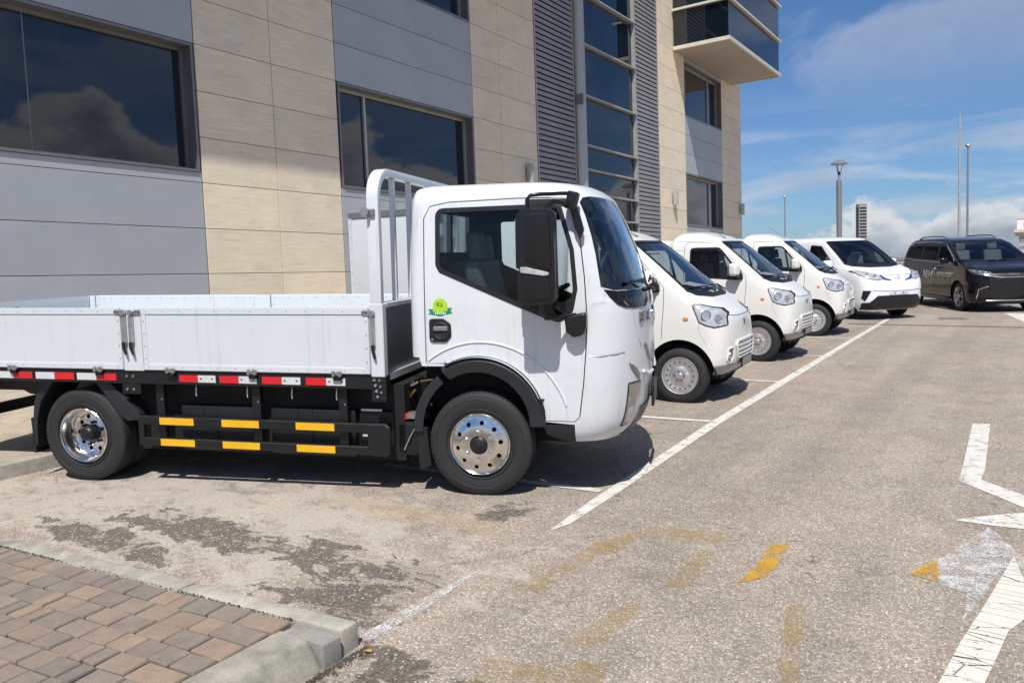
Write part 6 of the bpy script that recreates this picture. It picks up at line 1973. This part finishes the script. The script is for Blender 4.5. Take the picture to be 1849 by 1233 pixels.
# ------------------------------------------------------------------ black people carrier
def people_carrier():
    T = empty('people_carrier', None, 'glossy black people carrier with white company lettering on its side doors', 'car')
    rows = [(0.20, 0.74, 0.36, -3.86, 0.84), (0.30, 0.86, 0.42, -3.92, 0.90), (0.45, 0.905, 0.45, -3.95, 0.93), (0.62, 0.915, 0.46, -3.96, 0.94), (0.80, 0.91, 0.46, -3.96, 0.945),
            (0.92, 0.885, 0.44, -3.96, 0.94), (1.02, 0.80, 0.37, -3.95, 0.93), (1.09, 0.62, 0.24, -3.94, 0.915), (1.15, 0.34, 0.05, -3.93, 0.905), (1.21, 0.10, -0.12, -3.92, 0.895),
            (1.27, -0.06, -0.25, -3.91, 0.885), (1.42, -0.38, -0.55, -3.87, 0.845), (1.58, -0.74, -0.92, -3.80, 0.80), (1.69, -1.02, -1.20, -3.72, 0.755), (1.755, -1.28, -1.45, -3.64, 0.70), (1.80, -1.65, -1.8, -3.52, 0.60),
            (1.825, -2.0, -2.1, -3.3, 0.40), (1.835, -2.4, -2.45, -2.9, 0.05)]
    rows = [(z if z < 1.0 else 1.0 + (z - 1.0) * 1.09, a, b_, c, w) for z, a, b_, c, w in rows]
    SK = Skin(rows, 2.9, 0.10)
    ws = [(-0.825, 1.285), (-0.79, 1.42), (-0.735, 1.62), (-0.69, 1.715), (-0.63, 1.735), (0.63, 1.735), (0.69, 1.715), (0.735, 1.62), (0.79, 1.42), (0.825, 1.285), (0.4, 1.255), (0, 1.245), (-0.4, 1.255)]
    wa = rnd([(-1.42, 1.655), (-1.42, 1.255), (-0.40, 1.225), (-0.50, 1.34), (-1.10, 1.63)], [0.04, 0.02, 0.02, 0.01, 0.06])
    wb = rnd([(-2.52, 1.69), (-2.52, 1.275), (-1.48, 1.255), (-1.48, 1.66)], 0.03)
    wc = rnd([(-3.62, 1.60), (-3.74, 1.33), (-2.58, 1.28), (-2.58, 1.685)], [0.06, 0.05, 0.03, 0.03])
    up = lambda pts: [(a_, z if z < 1.0 else 1.0 + (z - 1.0) * 1.09) for a_, z in pts]
    ws, wa, wb, wc = up(ws), up(wa), up(wb), up(wc)
    body = car_shell(T, SK, (0, 0.36, 0.43), -3.05, 0.23, ws, [wa, wb, wc], BLACKP, MGLASS, 0.90)
    for sg in (-1, 1):
        # chrome line over and below the glass
        for pts, r in (([(-3.70, 1.62), (-3.40, 1.715), (-2.5, 1.735), (-1.45, 1.705), (-1.08, 1.66), (-0.42, 1.335), (-0.34, 1.24)], 0.010), ([(-3.80, 1.30), (-2.55, 1.255), (-1.45, 1.225), (-0.34, 1.195)], 0.008)):
            line = [SK.P(*SK.side(x, z, sg)) + Vector((0, sg * 0.006, 0)) for x, z in dens(up(pts), 0.06, False)]
            MB().tube(line, r, 6).build('chrome_trim', CHROME, body, smooth=50)
        # roof rail
        MB().tube([(-1.45, sg * 0.60, 1.86), (-1.65, sg * 0.615, 1.92), (-2.3, sg * 0.62, 1.945), (-3.1, sg * 0.615, 1.93), (-3.4, sg * 0.60, 1.87)], 0.02, 8).build('roof_rail', GREYM, T, smooth=50)
        van_wheel(T, 0, sg * 0.905, sg, 0.365, 'spoke', 0.215)
        van_wheel(T, -3.05, sg * 0.905, sg, 0.365, 'spoke', 0.215)
        mo = MB().cbox((-0.62, sg * 1.03, 1.28), (0.14, 0.22, 0.15), (0, 0, sg * 0.2)).build('mirror', BLACKP, T, bevel=0.045, seg=3, smooth=60)
        MB().cbox((-0.61, sg * 0.93, 1.22), (0.08, 0.10, 0.06)).build('mirror_foot', CHROME, mo, bevel=0.01)
        seam(SK, [(-0.40, 1.19), (-0.42, 0.90), (-0.50, 0.55)], sg, body)
        seam(SK, [(-1.45, 1.22), (-1.46, 0.38)], sg, body)
        seam(SK, [(-2.55, 1.25), (-2.56, 0.80)], sg, body)
        for x in (-1.25, -1.65):
            MB().cbox((x, sg * 0.952, 1.10), (0.20, 0.02, 0.028)).build('door_handle', BLACKP, T, bevel=0.006)
        # sill line
        MB().box(-2.6, -0.5, min(sg * 0.90, sg * 0.945), max(sg * 0.90, sg * 0.945), 0.27, 0.33).build('sill', BLACKP, T, bevel=0.015, seg=2, smooth=40)
        # slim headlamp
        hl = rnd([(sg * 0.46, 0.955), (sg * 0.50, 1.0), (sg * 0.70, 1.045), (sg * 0.905, 1.075), (sg * 0.90, 1.03), (sg * 0.80, 0.96), (sg * 0.60, 0.925)], 0.01)
        ho = SK.sheet('headlamp', SK.fpoly(hl, 0.04), [], [LENSD, PLAST], T, 0.008, 0.006)
        for y in (0.62, 0.72, 0.82):
            p = SK.P(*SK.front(sg * y, 0.985 + (y - 0.62) * 0.25))
            MB().lathe([(0.0, 0.014), (0.018, 0.014), (0.028, 0.006), (0.030, 0.0)], (p.x + 0.004, p.y, p.z), 'x', 12).build('projector', CHROME, ho, smooth=40)
        MB().tube([SK.P(*SK.front(y, z)) + Vector((0.008, 0, 0)) for y, z in dens([(sg * 0.905, 1.075), (sg * 0.89, 1.0), (sg * 0.80, 0.945), (sg * 0.60, 0.915), (sg * 0.46, 0.93)], 0.04, False)], 0.007, 6).build('headlamp_trim', CHROME, ho, smooth=50)
        # bent chrome blade at the corner intake
        MB().tube([SK.P(*SK.front(y, z)) + Vector((0.012, 0, 0)) for y, z in dens([(sg * 0.80, 0.34), (sg * 0.78, 0.58), (sg * 0.58, 0.66)], 0.04, False)], 0.010, 6).build('bumper_blade', CHROME, T, smooth=50)
        SK.sheet('corner_intake', SK.fpoly([(sg * 0.76, 0.35), (sg * 0.75, 0.57), (sg * 0.58, 0.63), (sg * 0.56, 0.37)], 0.05), [], [PLAST, PLAST], T, 0.006, 0.004)
    # grille of small scales, chrome bar and lettering
    SK.sheet('grille', SK.fpoly(rnd([(-0.56, 0.86), (0.56, 0.86), (0.52, 0.42), (-0.52, 0.42)], 0.03), 0.06), [], [PLAST, PLAST], T, 0.006, 0.004)
    sc = MB()
    for r_ in range(9):
        for c_ in range(15):
            y = -0.50 + c_ * 0.071 + (0.035 if r_ % 2 else 0)
            z = 0.46 + r_ * 0.043
            if abs(y) < 0.52:
                p = SK.P(*SK.front(y, z))
                sc.cbox((p.x + 0.008, p.y, p.z), (0.006, 0.044, 0.012), (0, 0.2, 0))
    sc.build('grille_scales', PLASTG, T)
    MB().tube([SK.P(*SK.front(y, z)) + Vector((0.014, 0, 0)) for y, z in dens([(-0.60, 0.915), (-0.46, 0.895), (-0.30, 0.875), (0.30, 0.875), (0.46, 0.895), (0.60, 0.915)], 0.05, False)], 0.014, 6).build('grille_bar', CHROME, T, smooth=50)
    MB().tube([SK.P(*SK.front(y, 0.30)) + Vector((0.012, 0, 0)) for y in [-0.6 + 0.1 * i for i in range(13)]], 0.014, 6).build('bumper_lip', GREYM, T, smooth=50)
    SK.sheet('bonnet_strip', SK.fpoly([(-0.54, 0.965), (0.54, 0.965), (0.54, 0.90), (-0.54, 0.90)], 0.06), [], [PLAST, PLAST], T, 0.005, 0.004)
    t = text_obj('MAXUS', 0.075, CHROME, T, 'lettering', 0.004)
    t.matrix_local = Matrix.Translation((0.905, -0.14, 0.915)) @ Matrix.Rotation(rad(90), 4, 'Z') @ Matrix.Rotation(rad(90), 4, 'X')
    # company lettering on the right-hand doors
    def side_text(s, size, x, z, shear=0.0, bold=0.0, mat=LETTER):
        o = text_obj(s, size, mat, T, 'door_lettering', 0.0015, shear, bold)
        y = SK.P(*SK.side(x + 0.2, z)).y
        o.matrix_local = Matrix.Translation((x, y - 0.004, z)) @ Matrix.Rotation(rad(90), 4, 'X')
    side_text('NEM', 0.30, -2.22, 0.80, 0.22, 0.006)
    # swirl standing for the O of the logo
    y = SK.P(*SK.side(-1.45, 0.9)).y - 0.006
    sw = []
    for k_ in range(30):
        a_ = rad(40 + 520 * k_ / 29)
        rr = 0.19 - 0.10 * k_ / 29
        sw.append((-1.47 + rr * 0.55 * math.cos(a_) + 0.25 * rr * math.sin(a_), y, 0.90 + rr * math.sin(a_)))
    MB().tube(sw, [0.012] * 30, 6).build('door_emblem', LETTER, T, smooth=50)
    side_text('NEW ENERGY MOBILITY', 0.098, -1.30, 0.905, 0.0, 0.003)
    MB().box(-1.32, -0.44, -0.952, -0.948, 0.868, 0.882).build('door_rule', LETTER, T)
    # second line of small print, too small to read
    for (xa, n_, m_) in ((-1.24, 4, GREYM), (-0.98, 4, GREYM), (-0.80, 3, REDP), (-0.62, 3, GREYM)):
        sp = MB()
        for k_ in range(n_):
            sp.box(xa + k_ * 0.048, xa + k_ * 0.048 + 0.034, -0.9525, -0.949, 0.785, 0.835)
        sp.build('door_small_print', m_, T)
    car_interior(T, -3.6, -0.1, 0.72, 0.5, 1.22, (-0.40, 0.40))
    a = rad(-63.5)
    fr = (-1.51, 23.1)
    off = 0.87
    ox, oy = fr[0] - math.sin(a) * off, fr[1] + math.cos(a) * off
    T.matrix_world = ground_matrix(ox, oy, a)
people_carrier()
# ------------------------------------------------------------------ far background
def dirpos(az, dist):
    a = rad(az)
    return (math.sin(a) * dist, math.cos(a) * dist)
def street_lamp():
    x, y = dirpos(-10.82, 40.0)
    g = ground_z(x, y)
    top = CAMZ + 40.0 * math.tan(rad(7.30))
    r = empty('street_lamp', Matrix.Translation((x, y, g)), 'dark grey street lamp with mushroom shaped hood behind the vans', 'street lamp')
    h = top - g
    MB().cyl((0, 0, 0), (0, 0, h - 0.95), 0.125, 16).build('post', GREYM, r, smooth=40)
    mb = MB()
    for k in range(3):
        a = k * 2.094
        mb.tube([(0.04 * math.cos(a), 0.04 * math.sin(a), h - 0.95), (0.05 * math.cos(a), 0.05 * math.sin(a), h - 0.7), (0.17 * math.cos(a), 0.17 * math.sin(a), h - 0.22)], 0.017, 6)
    mb.build('arm', GREYM, r, smooth=40)
    MB().lathe([(0.0, h), (0.12, h - 0.015), (0.28, h - 0.08), (0.37, h - 0.17), (0.37, h - 0.20), (0.0, h - 0.18)], (0, 0, 0), 'z', 24).build('hood', GREYM, r, smooth=40)
    MB().lathe([(0.0, h - 0.70), (0.05, h - 0.68), (0.05, h - 0.55), (0.0, h - 0.5)], (0, 0, 0), 'z', 12).build('lamp_head', PLAST, r, smooth=40)
street_lamp()
def pole(name, az, dist, el, rad0, rad1, label, cat, head=None):
    x, y = dirpos(az, dist)
    g = ground_z(x, y)
    h = CAMZ + dist * math.tan(rad(el)) - g
    r = empty(name, Matrix.Translation((x, y, g)), label, cat)
    MB().tube([(0, 0, 0), (0, 0, h * 0.5), (0, 0, h)], [rad0, (rad0 + rad1) / 2, rad1], 10).build('post', FRAMEL if head != 'dark' else GREYM, r, smooth=40)
    if head == 'dark':
        MB().lathe([(0.0, h + 0.1), (0.20, h + 0.06), (0.24, h - 0.02), (0.10, h - 0.16), (0, h - 0.16)], (0, 0, 0), 'z', 12).build('head', GREYM, r)
    else:
        MB().lathe([(0.0, h + 0.12), (0.08, h + 0.06), (0.08, h - 0.02), (0, h - 0.06)], (0, 0, 0), 'z', 12).build('finial', FRAMEL, r)
    return r
pole('flagpole', -3.79, 70, 9.44, 0.11, 0.06, 'tall pale flagpole behind the black people carrier, the taller of two', 'flagpole')
pole('light_mast', -3.33, 78, 7.45, 0.10, 0.07, 'slim mast with a small dark head right beside the tall flagpole', 'mast', 'dark')
pole('light_mast', -14.27, 130, 5.17, 0.12, 0.08, 'thin distant mast with a dark head near the end of the building', 'mast', 'dark')

def tower():
    D = 900.0
    x, y = dirpos(-9.45, D)
    r = empty('apartment_tower', Matrix.Translation((x, y, -4)) @ Matrix.Rotation(rad(38), 4, 'Z'), 'tall slim grey apartment tower far away on the skyline', 'building')
    H = CAMZ + D * math.tan(rad(4.32)) + 4
    MB().box(-4.4, 4.4, -3.2, 3.2, 0, H).build('wall', simple('tower_wall', (0.26, 0.265, 0.27), 0.8), r)
    n = 20
    dk = simple('tower_void', (0.035, 0.038, 0.042), 0.6)
    pale = simple('tower_balcony', (0.34, 0.33, 0.31), 0.8)
    for k in range(n):
        z = 6 + (H - 8) * k / n
        MB().box(-3.3, 3.3, -3.4, -3.21, z, z + 1.7).build('window_band', dk, r)
        MB().box(-3.9, 3.6, -3.9, -3.22, z + 1.75, z + 2.75).build('balcony', pale, r)
        MB().box(4.42, 4.6, -2.4, 2.4, z, z + 1.9).build('window_band', dk, r)
        MB().box(-4.6, -4.42, -2.4, 2.4, z, z + 1.9).build('window_band', dk, r)
tower()

# low wooded shore and hills beyond the car park
def shore():
    rg = random.Random(5)
    mb = MB()
    n = 90
    for i in range(n):
        az0, az1 = -40 + 75 * i / n, -40 + 75 * (i + 1) / n
        D = 950
        def hh(a):
            return 9 + 6 * math.sin(a * 0.45) + 4 * math.sin(a * 1.3 + 1)
        p = [dirpos(az0, D), dirpos(az1, D)]
        q = [dirpos(az0, D + 160), dirpos(az1, D + 160)]
        mb.add([(*p[0], -3), (*p[1], -3), (*q[1], hh(az1)), (*q[0], hh(az0)), (*dirpos(az1, D + 400), hh(az1) * 0.4), (*dirpos(az0, D + 400), hh(az0) * 0.4)], [(0, 1, 2, 3), (3, 2, 4, 5)])
    o = mb.build('hills', simple('far_hills', (0.11, 0.125, 0.105), 0.95, var=0.3, scale=0.02), smooth=60)
    o['kind'] = 'structure'
shore()
def far_houses():
    rg = random.Random(9)
    spots = [(-7.6, 420, 14, 5.6), (-6.5, 400, 12, 5.0)]
    words = ['nearer the tower', 'nearer the people carrier']
    for i, (az, D, w, h) in enumerate(spots):
        x, y = dirpos(az, D)
        r = empty('far_house', Matrix.Translation((x, y, 0.2)) @ Matrix.Rotation(rad(rg.uniform(-20, 20)), 4, 'Z'), 'low pale house on the far shore, ' + words[i], 'house', 'far houses')
        c = rg.choice([(0.42, 0.38, 0.33), (0.36, 0.33, 0.30), (0.46, 0.44, 0.40)])
        MB().box(-w / 2, w / 2, -4, 4, 0, h).build('wall', simple('far_wall', c, 0.9), r)
        MB().prism([(-w / 2 - 0.4, h), (w / 2 + 0.4, h), (0, h + 1.5)], 'y', -4.3, 4.3).build('roof', simple('far_roof', (0.24, 0.20, 0.17), 0.9), r)
        for k in range(3):
            xx = -w / 2 + w * (k + 0.5) / 3
            MB().box(xx - 0.6, xx + 0.6, -4.06, -3.9, h * 0.45, h * 0.8).build('window', DARK, r)
far_houses()
def railing():
    y0 = 36.0
    r = empty('railing', Matrix.Translation((-6, y0, ground_z(-6, y0))), 'grey metal railing along the far edge of the car park', 'railing')
    for k in range(9):
        MB().box(k * 2 - 0.03, k * 2 + 0.03, -0.03, 0.03, 0, 1.05).build('post', GREYM, r)
    for z in (0.35, 0.68, 1.02):
        MB().tube([(0, -0.05, z), (16, -0.05, z)], 0.03, 8).build('rail', GREYM, r, smooth=40)
railing()
# low white shop block at the right edge with a red and white sign
def shop():
    x, y = -0.32, 62.0
    r = empty('white_building', Matrix.Translation((x + 6, y, ground_z(x, y))), 'low white slatted building at the right edge behind the people carrier', 'building')
    MB().box(-6.3, 6, 0, 8, 0, 3.0).build('wall', simple('shop_white', (0.72, 0.72, 0.70), 0.7), r)
    for k in range(6):
        MB().box(-6.32, 6, -0.12, -0.002, 0.4 + k * 0.42, 0.62 + k * 0.42).build('slat', simple('shop_slat', (0.40, 0.42, 0.41), 0.6), r)
    MB().box(-6.6, 6.2, -0.4, 8.2, 3.0, 3.2).build('roof', TRIMB, r)
    s = empty('shop_sign', Matrix.Translation((x + 0.02, y - 0.3, ground_z(x, y) + 3.2)), 'white sign board with red lettering above the white building', 'sign')
    MB().box(-0.45, 2.6, -0.06, 0.06, 0.0, 0.62).build('board', simple('sign_white', (0.8, 0.8, 0.8), 0.5), s)
    MB().box(-0.45, 2.6, -0.07, 0.07, 0.63, 0.67).build('board_edge', REDR, s)
    o = text_obj('HY', 0.42, REDR, s, 'lettering', 0.01)
    o.location = (-0.1, -0.075, 0.14)
    o.rotation_euler = (rad(90), 0, 0)
shop()
